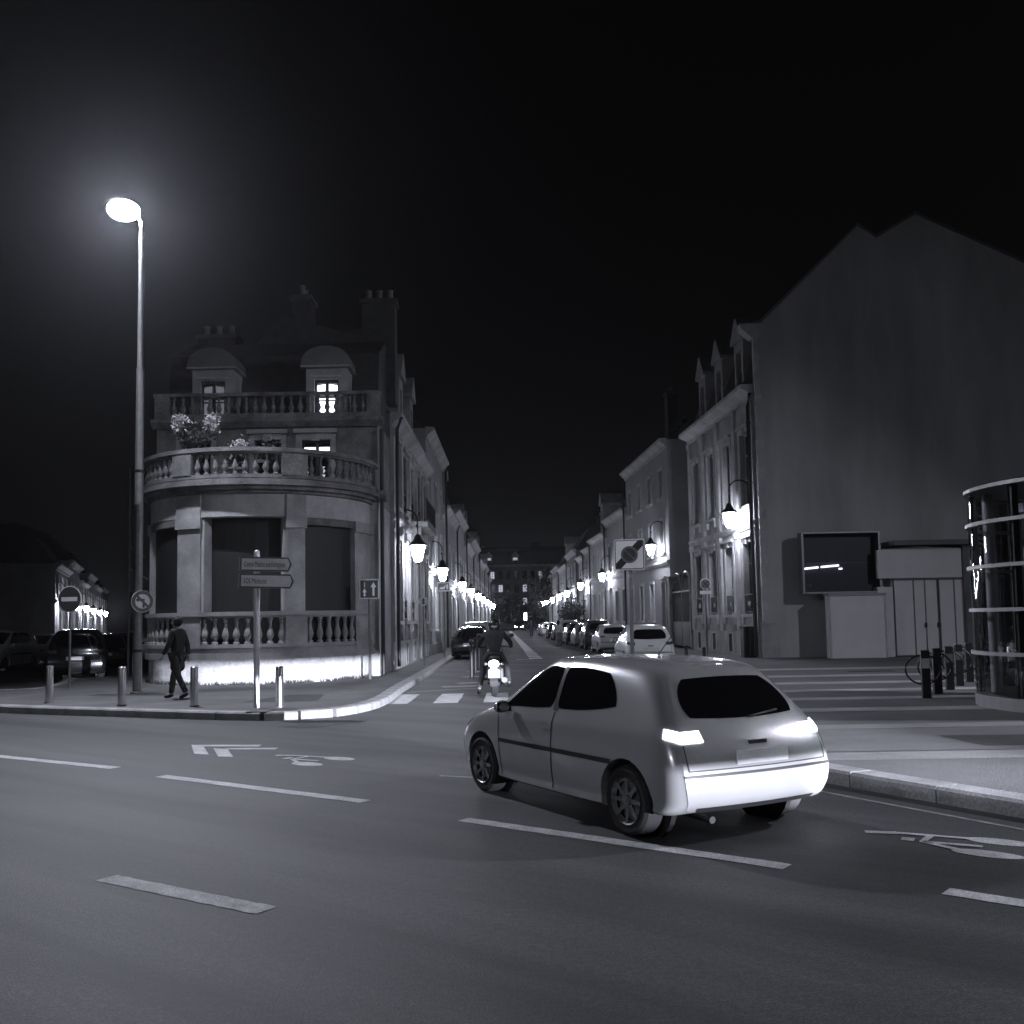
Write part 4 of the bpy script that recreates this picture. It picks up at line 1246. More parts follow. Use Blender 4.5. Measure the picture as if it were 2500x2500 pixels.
obj('core', MB().lathe([(0.75, 0.0), (0.75, 3.6)], 24), RENDER_PALE, KI, smooth=True)
obj('beam', MB().box(-1.6, 1.6, -0.1, 0.1, 3.2, 3.35).box(-0.1, 0.1, -1.6, -0.101, 3.2, 3.35), ALU, KI)

# ------------------------------------------------------------------ cars
# control net: stations from tail to nose, points from underside round the flank to the roof centre (right half)
HATCH = [
    # j0 under   j1 sill      j2 low side    j3 widest      j4 shoulder     j5 belt          j6 roof edge     j7 roof        j8 centre
    [(0, -1.78, .26), (.60, -1.80, .26), (.70, -1.885, .36), (.735, -1.90, .55), (.715, -1.845, .75), (.655, -1.74, .93), (.49, -1.44, 1.29), (.28, -1.36, 1.37), (0, -1.34, 1.385)],
    [(0, -1.66, .22), (.72, -1.68, .23), (.80, -1.75, .35), (.822, -1.76, .55), (.805, -1.71, .77), (.752, -1.60, .95), (.565, -1.30, 1.315), (.33, -1.22, 1.40), (0, -1.20, 1.412)],
    [(0, -1.30, .19), (.735, -1.30, .20), (.815, -1.32, .32), (.832, -1.32, .55), (.82, -1.30, .78), (.772, -1.22, .95), (.588, -.98, 1.345), (.34, -.92, 1.42), (0, -.90, 1.432)],
    [(0, -.65, .18), (.735, -.65, .18), (.812, -.65, .30), (.83, -.65, .55), (.822, -.65, .77), (.782, -.64, .93), (.602, -.52, 1.365), (.35, -.50, 1.432), (0, -.50, 1.444)],
    [(0, 0, .18), (.735, 0, .18), (.812, 0, .30), (.83, 0, .55), (.82, 0, .76), (.785, 0, .91), (.604, -.10, 1.36), (.35, -.08, 1.425), (0, -.08, 1.437)],
    [(0, .48, .18), (.735, .48, .18), (.812, .48, .30), (.83, .48, .55), (.818, .48, .745), (.782, .50, .89), (.59, .27, 1.31), (.345, .30, 1.375), (0, .31, 1.388)],
    [(0, .98, .18), (.73, .98, .19), (.81, .98, .31), (.828, .98, .55), (.812, .98, .74), (.765, .98, .865), (.655, .99, .935), (.38, 1.06, .955), (0, 1.08, .962)],
    [(0, 1.40, .19), (.71, 1.40, .20), (.795, 1.40, .33), (.815, 1.40, .54), (.79, 1.39, .70), (.735, 1.38, .79), (.58, 1.38, .845), (.34, 1.42, .868), (0, 1.43, .875)],
    [(0, 1.68, .22), (.66, 1.68, .23), (.735, 1.70, .34), (.75, 1.71, .50), (.72, 1.69, .625), (.655, 1.66, .70), (.50, 1.68, .755), (.30, 1.74, .775), (0, 1.76, .78)],
    [(0, 1.80, .26), (.50, 1.82, .26), (.58, 1.86, .36), (.60, 1.865, .48), (.575, 1.84, .58), (.52, 1.81, .64), (.40, 1.82, .68), (.24, 1.86, .69), (0, 1.87, .695)],
]

def make_net(kind):
    P = np.array(HATCH, float)
    if kind == 'estate':            # longer and boxier tail
        for i in range(0, 4):
            for j in range(9):
                k = (3 - i) / 3.0
                P[i, j, 1] -= 0.35 * k
                if j >= 6:
                    P[i, j, 1] -= 0.16 * k
                    P[i, j, 2] += 0.03 * k
    if kind == 'tall':              # upright off-roader / people carrier
        for i in range(10):
            for j in range(9):
                P[i, j, 2] = P[i, j, 2] * (1.16 if j >= 5 and i < 6 else 1.14)
                if j >= 6 and i < 3:
                    P[i, j, 1] -= 0.18
                P[i, j, 0] *= 1.06
    if kind == 'round':             # small bubble-shaped city car
        for i in range(10):
            for j in range(9):
                P[i, j, 1] *= 0.93
                if j >= 5 and i < 6:
                    P[i, j, 2] *= 1.035
                if j >= 6 and i < 3:
                    P[i, j, 0] *= 1.08
    return P

def cr1(p, t):
    n = len(p)
    i = int(min(max(math.floor(t), 0), n - 2))
    f = t - i
    a, b, c, d = p[max(i - 1, 0)], p[i], p[i + 1], p[min(i + 2, n - 1)]
    return 0.5 * (2 * b + (c - a) * f + (2 * a - 5 * b + 4 * c - d) * f * f + (3 * b - a - 3 * c + d) * f ** 3)

def cr_w(t, n):
    i = int(min(max(math.floor(t), 0), n - 2))
    f = t - i
    w = np.array([-f + 2 * f * f - f ** 3, 2 - 5 * f * f + 3 * f ** 3, f + 4 * f * f - 3 * f ** 3, -f * f + f ** 3]) * 0.5
    return [max(i - 1, 0), i, i + 1, min(i + 2, n - 1)], w

def surf(P, s, t):
    a, wa = cr_w(s, P.shape[0])
    b, wb = cr_w(t, P.shape[1])
    return wa @ np.einsum('ijk,j->ik', P[a][:, b], wb)

def cap_pt(P, end, u, t):
    """closing face at tail (end 0) or nose (end -1), u from -1 to 1 across"""
    q = cr1(P[end], t)
    sgn = -1 if end == 0 else 1
    return np.array([q[0] * u, q[1] + sgn * 0.05 * (1 - u * u), q[2]])

def squircle(a, b, k=4.5):
    x, y = 2 * a - 1, 2 * b - 1
    q = math.sqrt(max(0.0, 1 - y * y / k)), math.sqrt(max(0.0, 1 - x * x / k))
    c = math.sqrt(1 - 1 / k)
    return 0.5 + 0.5 * x * q[0], 0.5 + 0.5 * y * q[1]

def patch(fn0, n=8, m=8, off=0.004, flip=False, rounded=False):
    """fn(a,b) -> point; lifted along its own normal"""
    e = 1e-3
    fn = (lambda a, b: fn0(*squircle(a, b))) if rounded else fn0
    vs_, fs = [], []
    for i in range(n + 1):
        for j in range(m + 1):
            a, b = i / n, j / m
            p = fn(a, b)
            a2, b2 = (a + e, b + e) if a < 0.5 else (a - e, b + e)
            da = (fn(min(a + e, 1), b) - fn(max(a - e, 0), b))
            db = (fn(a, min(b + e, 1)) - fn(a, max(b - e, 0)))
            nr = np.cross(da, db)
            nr = nr / (np.linalg.norm(nr) + 1e-12)
            if nr.dot(np.array(p) - np.array([0, p[1] * 0.7, 0.7])) < 0:
                nr = -nr
            vs_.append(tuple(p + nr * off))
    for i in range(n):
        for j in range(m):
            k = i * (m + 1) + j
            f = (k, k + 1, k + m + 2, k + m + 1)
            fs.append(f if flip else f[::-1])
    return MB().add(vs_, fs)

def quad_param(c):
    """bilinear map of the unit square to four (s,t) corners"""
    c = [np.array(x, float) for x in c]
    return lambda a, b: (c[0] * (1 - a) * (1 - b) + c[1] * a * (1 - b) + c[2] * a * b + c[3] * (1 - a) * b)


CAR = {}
WHEEL_Y = (1.17, -1.27)
WR = 0.29

def side_patch(P, corners, sgn, off=0.004, n=10, m=8, rounded=False):
    q = quad_param(corners)
    def fn(a, b):
        s, t = q(a, b)
        p = surf(P, s, t)
        return np.array([p[0] * sgn, p[1], p[2]])
    return patch(fn, n, m, off, flip=(sgn > 0), rounded=rounded)

def cap_patch(P, end, corners, off=0.006, n=12, m=8, rounded=False):
    q = quad_param(corners)
    def fn(a, b):
        u, t = q(a, b)
        return cap_pt(P, end, u, t)
    return patch(fn, n, m, off, flip=(end != 0), rounded=rounded)

def outward(me, centre=(0, 0, 0.7)):
    """turn every face of an open sheet away from the car's middle"""
    bm = bmesh.new()
    bm.from_mesh(me)
    for f in bm.faces:
        c = f.calc_center_median()
        if f.normal.dot(c - Vector((centre[0], c.y * 0.6, centre[2]))) < 0:
            f.normal_flip()
    bm.to_mesh(me)
    bm.free()
    me.polygons.foreach_set('use_smooth', [True] * len(me.polygons))
    return me

def car_meshes(kind):
    if kind in CAR:
        return CAR[kind]
    P = make_net(kind)
    N, M = len(P), len(P[0])
    ns, nt_ = (N - 1) * 6, (M - 1) * 5
    body = MB()
    for sgn in (1, -1):
        vs_ = [(lambda p: (p[0] * sgn, p[1], p[2]))(surf(P, (N - 1) * i / ns, (M - 1) * j / nt_)) for i in range(ns + 1) for j in range(nt_ + 1)]
        fs = [(i * (nt_ + 1) + j, i * (nt_ + 1) + j + 1, (i + 1) * (nt_ + 1) + j + 1, (i + 1) * (nt_ + 1) + j) for i in range(ns) for j in range(nt_)]
        body.add(vs_, fs)
    for end in (0, -1):
        nu = 16
        vs_, fs = [], []
        for i in range(nu + 1):
            for j in range(nt_ + 1):
                u = -1 + 2 * i / nu
                vs_.append(tuple(cap_pt(P, end, u, (M - 1) * j / nt_)))
        for i in range(nu):
            for j in range(nt_):
                fs.append((i * (nt_ + 1) + j, (i + 1) * (nt_ + 1) + j, (i + 1) * (nt_ + 1) + j + 1, i * (nt_ + 1) + j + 1))
        body.add(vs_, fs)
    me = body.mesh('body', fix=False)
    bm = bmesh.new()
    bm.from_mesh(me)
    bmesh.ops.remove_doubles(bm, verts=bm.verts[:], dist=0.0006)
    bmesh.ops.dissolve_degenerate(bm, edges=bm.edges[:], dist=0.0003)
    bmesh.ops.recalc_face_normals(bm, faces=bm.faces[:])
    bm.to_mesh(me)
    bm.free()
    o = bpy.data.objects.new('tmp_body', me)
    WORK.collection.objects.link(o)
    cut = MB()
    for wy in WHEEL_Y:
        for sgn in (1, -1):
            n = 28
            r = WR + 0.055
            x0, x1 = sorted((sgn * 0.58, sgn * 1.05))
            poly = [(wy + r * math.cos(2 * PI * k / n), WR + r * math.sin(2 * PI * k / n)) for k in range(n)]
            cut.prism_x(poly, x0, x1)
    co = bpy.data.objects.new('tmp_cut', cut.mesh('cut'))
    WORK.collection.objects.link(co)
    md = o.modifiers.new('b', 'BOOLEAN')
    md.operation, md.object, md.solver = 'DIFFERENCE', co, 'EXACT'
    me2 = apply_mods(o)
    bpy.data.objects.remove(o)
    bpy.data.objects.remove(co)
    me2.materials.clear()
    me2.polygons.foreach_set('use_smooth', [True] * len(me2.polygons))
    me2.set_sharp_from_angle(angle=R(32))
    me2.name = 'body'
    D = dict(body=me2, P=P)
    # glass
    for sgn, nm in ((1, 'r'), (-1, 'l')):
        D['sw_f_' + nm] = outward(side_patch(P, [(3.75, 5.10), (5.72, 5.16), (5.10, 5.95), (3.85, 5.95)], sgn, 0.004, 12, 12, True).mesh('side_window', fix=False))
        D['sw_r_' + nm] = outward(side_patch(P, [(2.12, 5.22), (3.72, 5.08), (3.80, 5.95), (2.30, 5.88)], sgn, 0.004, 12, 12, True).mesh('side_window', fix=False))
        D['pillar_' + nm] = outward(side_patch(P, [(3.66, 5.09), (3.77, 5.09), (3.87, 5.94), (3.76, 5.94)], sgn, 0.0055, 3).mesh('door_pillar', fix=False))
        D['trim_' + nm] = outward(side_patch(P, [(2.35, 3.08), (5.6, 3.08), (5.6, 3.26), (2.35, 3.26)], sgn, 0.014, 30, 3).mesh('side_moulding', fix=False))
        D['seam_' + nm] = outward(MB().mesh('x') if False else side_patch(P, [(3.70, 1.6), (3.73, 1.6), (3.73, 5.05), (3.70, 5.05)], sgn, 0.0025, 2, 14).mesh('door_seam', fix=False))
        D['seam2_' + nm] = outward(side_patch(P, [(5.52, 1.6), (5.55, 1.6), (5.75, 5.05), (5.72, 5.05)], sgn, 0.0025, 2, 14).mesh('door_seam', fix=False))
        D['handle_' + nm] = outward(side_patch(P, [(3.84, 4.42), (4.10, 4.42), (4.10, 4.62), (3.84, 4.62)], sgn, 0.018, 4, 3).mesh('door_handle', fix=False))
        tl = side_patch(P, [(0.0, 4.28), (0.85, 4.40), (0.75, 4.82), (0.0, 4.78)], sgn, 0.008)
        c2 = cap_patch(P, 0, [(sgn * 0.72, 4.30), (sgn * 1.0, 4.28), (sgn * 1.0, 4.78), (sgn * 0.76, 4.80)], 0.008)
        tl.add(c2.v, c2.f)
        D['tail_' + nm] = outward(tl.mesh('tail_light', fix=False))
        hl = side_patch(P, [(7.75, 4.15), (9.0, 4.0), (9.0, 5.3), (7.6, 5.05)], sgn, 0.008)
        c2 = cap_patch(P, -1, [(sgn * 0.55, 4.1), (sgn * 1.0, 4.0), (sgn * 1.0, 5.3), (sgn * 0.62, 5.6)], 0.008)
        hl.add(c2.v, c2.f)
        D['head_' + nm] = outward(hl.mesh('headlight', fix=False))
    ws = side_patch(P, [(5.10, 6.12), (5.97, 6.25), (5.97, 8.0), (5.08, 8.0)], 1)
    w2 = side_patch(P, [(5.10, 6.12), (5.97, 6.25), (5.97, 8.0), (5.08, 8.0)], -1)
    ws.add(w2.v, w2.f)
    D['windscreen'] = outward(ws.mesh('windscreen', fix=False))
    D['rear_window'] = outward(cap_patch(P, 0, [(-0.93, 5.10), (0.93, 5.10), (0.90, 5.97), (-0.90, 5.97)], 0.006, 18, 12, True).mesh('rear_window', fix=False))
    bu = cap_patch(P, 0, [(-1, 1.05), (1, 1.05), (1, 3.0), (-1, 3.0)], 0.007, 16, 8)
    for sgn in (1, -1):
        b2 = side_patch(P, [(0.0, 1.05), (1.25, 1.05), (1.25, 3.0), (0.0, 3.0)], sgn, 0.007)
        bu.add(b2.v, b2.f)
    D['bumper'] = outward(bu.mesh('rear_bumper', fix=False))
    D['bumper_lip'] = outward(cap_patch(P, 0, [(-1.0, 2.95), (1.0, 2.95), (1.0, 3.06), (-1.0, 3.06)], 0.012, 16, 3).mesh('bumper_strip', fix=False))
    sm = MB()
    for c in ([(-0.95, 3.2), (-0.93, 3.2), (-0.965, 4.2), (-0.98, 4.2)], [(0.93, 3.2), (0.95, 3.2), (0.98, 4.2), (0.965, 4.2)], [(-0.95, 3.18), (0.95, 3.18), (0.95, 3.23), (-0.95, 3.23)]):
        q = cap_patch(P, 0, c, 0.002, 10, 6)
        sm.add(q.v, q.f)
    D['tail_seam'] = outward(sm.mesh('tailgate_seam', fix=False))
    D['fuel'] = outward(side_patch(P, [(1.55, 4.2), (1.80, 4.2), (1.80, 4.75), (1.55, 4.75)], 1, 0.003, 8, 8, True).mesh('fuel_flap', fix=False))
    va = cap_patch(P, 0, [(-0.9, 1.0), (0.9, 1.0), (0.86, 1.55), (-0.86, 1.55)], 0.012, 14, 4)
    D['valance'] = outward(va.mesh('valance', fix=False))
    wa_, wb_ = cap_pt(P, 0, 0.0, 5.12), cap_pt(P, 0, 0.55, 5.22)
    D['wiper'] = MB().tube([tuple(wa_ + np.array([0, -0.03, 0])), tuple(wb_ + np.array([0, -0.03, 0.0]))], 0.009, 6).mesh('wiper')
    ra_ = surf(P, 2.6, 8.0)
    D['aerial'] = MB().tube([(0, float(ra_[1]), float(ra_[2])), (0, float(ra_[1]) - 0.22, float(ra_[2]) + 0.2)], 0.005, 5).mesh('aerial')
    zpl = float(cap_pt(P, 0, 0, 3.6)[2])
    ypl = float(cap_pt(P, 0, 0, 3.6)[1])
    D['plate'] = MB().box(-0.26, 0.26, ypl - 0.022, ypl - 0.012, zpl - 0.055, zpl + 0.055).mesh('number_plate')
    la_ = cap_pt(P, 0, 0, 4.15)
    D['latch'] = MB().box(-0.09, 0.09, float(la_[1]) - 0.012, float(la_[1]) + 0.03, float(la_[2]) - 0.015, float(la_[2]) + 0.015).mesh('tailgate_handle')
    yf = float(cap_pt(P, -1, 0, 3.0)[1])
    D['grille'] = MB().box(-0.36, 0.36, yf - 0.03, yf + 0.012, 0.30, 0.46).mesh('grille')
    mir = MB()
    mir.ball((0, 0, 0), 0.085, 10, 6, 0.75)
    D['mirror'] = mir.mesh('mirror', True)
    CAR[kind] = D
    return D

tyre_me = MB().add([], [])
_pr = [(0.19, -0.085), (0.255, -0.09), (0.283, -0.07), (0.29, -0.03), (0.29, 0.03), (0.283, 0.07), (0.255, 0.09), (0.19, 0.085)]
tyre_me.lathe(_pr, 28, cap=False)
tyre_me = tyre_me.mesh('tyre', True)
rim_m = MB().lathe([(0.195, 0.07), (0.18, 0.045), (0.16, 0.04)], 28, cap=False).lathe([(0.16, 0.018), (0.001, 0.024)], 28, cap=False).lathe([(0.05, 0.03), (0.045, 0.062), (0.001, 0.066)], 14, cap=False)
for k in range(8):
    a = 2 * PI * k / 8
    c, s = math.cos(a), math.sin(a)
    rim_m.add([(0.04 * c - 0.022 * s, 0.04 * s + 0.022 * c, 0.05), (0.185 * c - 0.014 * s, 0.185 * s + 0.014 * c, 0.062), (0.185 * c + 0.014 * s, 0.185 * s - 0.014 * c, 0.062), (0.04 * c + 0.022 * s, 0.04 * s - 0.022 * c, 0.05)], [(0, 3, 2, 1)])
rim_me = rim_m.mesh('rim')
well_me = MB().lathe([(WR + 0.05, -0.12), (WR + 0.05, 0.12)], 24).mesh('wheel_arch')

def paint(name, v, rough=0.32, metal=0.0):
    return mat('car_paint_' + name, v, rough, metal=metal, var=0.03, coat=0.7, spec=0.5)

def car(label, loc, rz, kind='hatch', body=None, scale=(1, 1, 1), lights=False, heads=False, group=None, full=True, name='parked_car', tilt=0):
    D = car_meshes(kind)
    t = thing(name, label, 'car', loc, rz, group)
    t.scale = scale
    b = obj('body', D['body'], body, t)
    for nm in ('r', 'l'):
        obj('side_window', D['sw_f_' + nm], CAR_GLASS, t)
        obj('side_window', D['sw_r_' + nm], CAR_GLASS, t)
        obj('tail_light', D['tail_' + nm], TAIL_ON if lights else TAIL_OFF, t)
        obj('headlight', D['head_' + nm], HEAD_ON if heads else HEAD_GLASS, t)
        sg = 1 if nm == 'r' else -1
        mr = obj('mirror', D['mirror'], body, t, (sg * 0.88, 0.62, 0.93 * (1.14 if kind == 'tall' else 1)), (0, 0, 0), (1.1, 0.7, 1))
        if full:
            obj('door_pillar', D['pillar_' + nm], PLASTIC, t)
            obj('side_moulding', D['trim_' + nm], PLASTIC, t)
            obj('door_seam', D['seam_' + nm], PLASTIC, t)
            obj('door_seam', D['seam2_' + nm], PLASTIC, t)
            obj('door_handle', D['handle_' + nm], body, t)
            obj('mirror_glass', MB().box(-0.07, 0.07, -0.062, -0.058, -0.045, 0.045), CAR_GLASS, mr)
    obj('windscreen', D['windscreen'], CAR_GLASS, t)
    obj('rear_window', D['rear_window'], CAR_GLASS, t)
    obj('rear_bumper', D['bumper'], body, t)
    if full:
        obj('bumper_strip', D['bumper_lip'], PLASTIC, t)
        obj('tailgate_handle', D['latch'], PLASTIC, t)
        obj('tailgate_seam', D['tail_seam'], PLASTIC, t)
        obj('valance', D['valance'], PLASTIC, t)
        obj('wiper', D['wiper'], PLASTIC, t)
        obj('aerial', D['aerial'], PLASTIC, t)
        obj('exhaust', MB().tube([(-0.45, -1.5, 0.2), (-0.45, -1.86, 0.19)], 0.03, 8), IRON, t)
    obj('number_plate', D['plate'], PLATE, t)
    obj('grille', D['grille'], PLASTIC, t)
    for wy in WHEEL_Y:
        for sg in (1, -1):
            w = obj('wheel', tyre_me, TYRE, t, (sg * 0.735, wy, WR), (0, R(90) * sg, 0))
            obj('rim', rim_me, RIM, w, (0, 0, 0.02))
            if full:
                obj('wheel_arch', well_me, BLACK, t, (sg * 0.60, wy, WR), (0, R(90), 0), (1, 1, 0.2))
    return t

SILVER = paint('silver', 0.42, 0.27, metal=0.3)
WHITE_P = paint('white', 0.75)
BLACK_P = paint('black', 0.012, 0.22)
GREY_P = paint('grey', 0.12, 0.3)
DARK_P = paint('dark_grey', 0.04, 0.25)
PALE_P = paint('pale_grey', 0.40, 0.3)

# heading angle: local +y is the nose
def heading(dx, dy):
    return math.atan2(-dx, dy)

hero = car('silver white hatchback driving across the crossing with lit tail lights', (0.95, 9.35, 0), heading(-0.49, 0.872), 'hatch', SILVER, scale=(1, 1, 0.95), lights=True, name='moving_car')

right_cars = [(4.5, 34.6, 'round', WHITE_P, 'white rounded city car parked before the gabled house'), (4.9, 50.0, 'hatch', PALE_P, 'pale grey hatchback parked beyond the white city car'),
              (4.7, 56.0, 'tall', DARK_P, 'tall dark car third in the row of cars on the right'), (4.5, 62.0, 'hatch', GREY_P, 'mid grey car fourth in the row of cars on the right'),
              (4.3, 68.5, 'estate', BLACK_P, 'black estate fifth in the row of cars on the right'), (4.2, 75.0, 'tall', GREY_P, 'tall grey car sixth in the row of cars on the right'),
              (4.0, 82, 'hatch', DARK_P, 'dark hatchback seventh in the row of cars on the right'), (3.85, 90, 'hatch', BLACK_P, 'black hatchback eighth in the row of cars on the right'),
              (3.7, 104, 'hatch', WHITE_P, 'small distant white car in the row on the right'), (3.6, 111, 'hatch', GREY_P, 'small distant grey car farthest in the row on the right')]
for i, (x, y, k, p, lab) in enumerate(right_cars):
    car(lab, (x, y, 0), R(1.8), k, p, group='cars parked along the right kerb', full=i < 3)
left_cars = [(-1.98, 46.2, 'hatch', BLACK_P, 'black hatchback parked at the left kerb behind the guard posts'), (-1.95, 52.0, 'tall', GREY_P, 'tall grey car parked behind the black hatchback on the left'),
             (-1.95, 58.5, 'hatch', PALE_P, 'pale car third along the left kerb of the street'), (-1.9, 65, 'estate', DARK_P, 'dark estate fourth along the left kerb of the street')]
for i, (x, y, k, p, lab) in enumerate(left_cars):
    car(lab, (x, y, 0), R(-0.5), k, p, group='cars parked along the left kerb', full=i < 2)
car('distant oncoming car with bright headlights at the end of the street', (0.95, 172, 0), PI, 'hatch', DARK_P, heads=True, name='oncoming_car', full=False)
# side street on the far left
lv = heading(-0.35, 0.937)
for x, y, k, p, lab, rot in ((-14.35, 32.6, 'tall', BLACK_P, 'large black car parked behind the no entry sign', lv), (-16.5, 40.0, 'hatch', BLACK_P, 'dark hatchback parked behind the large black car', lv),
                             (-21.6, 41.5, 'tall', WHITE_P, 'white car at the left edge of the picture', lv + PI - 0.35), (-23.2, 48.5, 'hatch', WHITE_P, 'white car behind the one at the left edge', lv + PI - 0.3),
                             (-18.6, 47.0, 'estate', DARK_P, 'dark estate third in line behind the no entry sign', lv)):
    car(lab, (x, y, 0), rot, k, p, group='cars parked in the left side street', full=y < 45)
# the car that follows: just outside the picture, its dipped headlamps light the tail of the first car and the low wall
fol = car('dark car following with dipped headlamps on', (9.75, -1.8, 0), heading(-0.535, 0.845), 'hatch', DARK_P, heads=False, name='following_car', full=False)
LZ = 0.53
for sg in (1, -1):
    ld = bpy.data.lights.new('headlamp', 'SPOT')
    ld.energy = HEADLAMP_W if sg > 0 else HEADLAMP_W * 0.15
    ld.color = LIGHT
    ld.spot_size = R(27 if sg > 0 else 46)
    ld.spot_blend = 0.75
    ld.shadow_soft_size = 0.003
    lo = bpy.data.objects.new('headlamp', ld)
    COL.objects.link(lo)
    lo.parent = fol
    lo.location = (sg * 0.55, 2.0, LZ)
    lo.rotation_euler = (R(90 - 1.0), 0, R(-3.8) if sg > 0 else R(3))
    # added black plates above and below the lamp cut its beam to a fan
    obj('beam_cut_plate', MB().box(-0.5, 0.5, -0.06, 0.5, 0, 0.004), BLACK, fol, (sg * 0.55, 2.02, LZ + 0.0022))
    obj('beam_cut_plate', MB().box(-0.5, 0.5, -0.06, 0.5, 0, 0.004), BLACK, fol, (sg * 0.55, 2.02, LZ - 0.026))

# ------------------------------------------------------------------ people
def skin_mesh(name, J, E, root, sub=2):
    keys = list(J)
    me = bpy.data.meshes.new(name)
    me.from_pydata([J[k][0] for k in keys], [(keys.index(a), keys.index(b)) for a, b in E], [])
    o = bpy.data.objects.new('tmp_skin', me)
    WORK.collection.objects.link(o)
    sk = o.modifiers.new('s', 'SKIN')
    sk.use_smooth_shade = True
    for i, k in enumerate(keys):
        r = J[k][1]
        me.skin_vertices[0].data[i].radius = r if isinstance(r, tuple) else (r, r)
        me.skin_vertices[0].data[i].use_root = (k == root)
    ss = o.modifiers.new('ss', 'SUBSURF')
    ss.levels = ss.render_levels = sub
    out = apply_mods(o)
    bpy.data.objects.remove(o)
    out.materials.clear()
    out.name = name
    return out

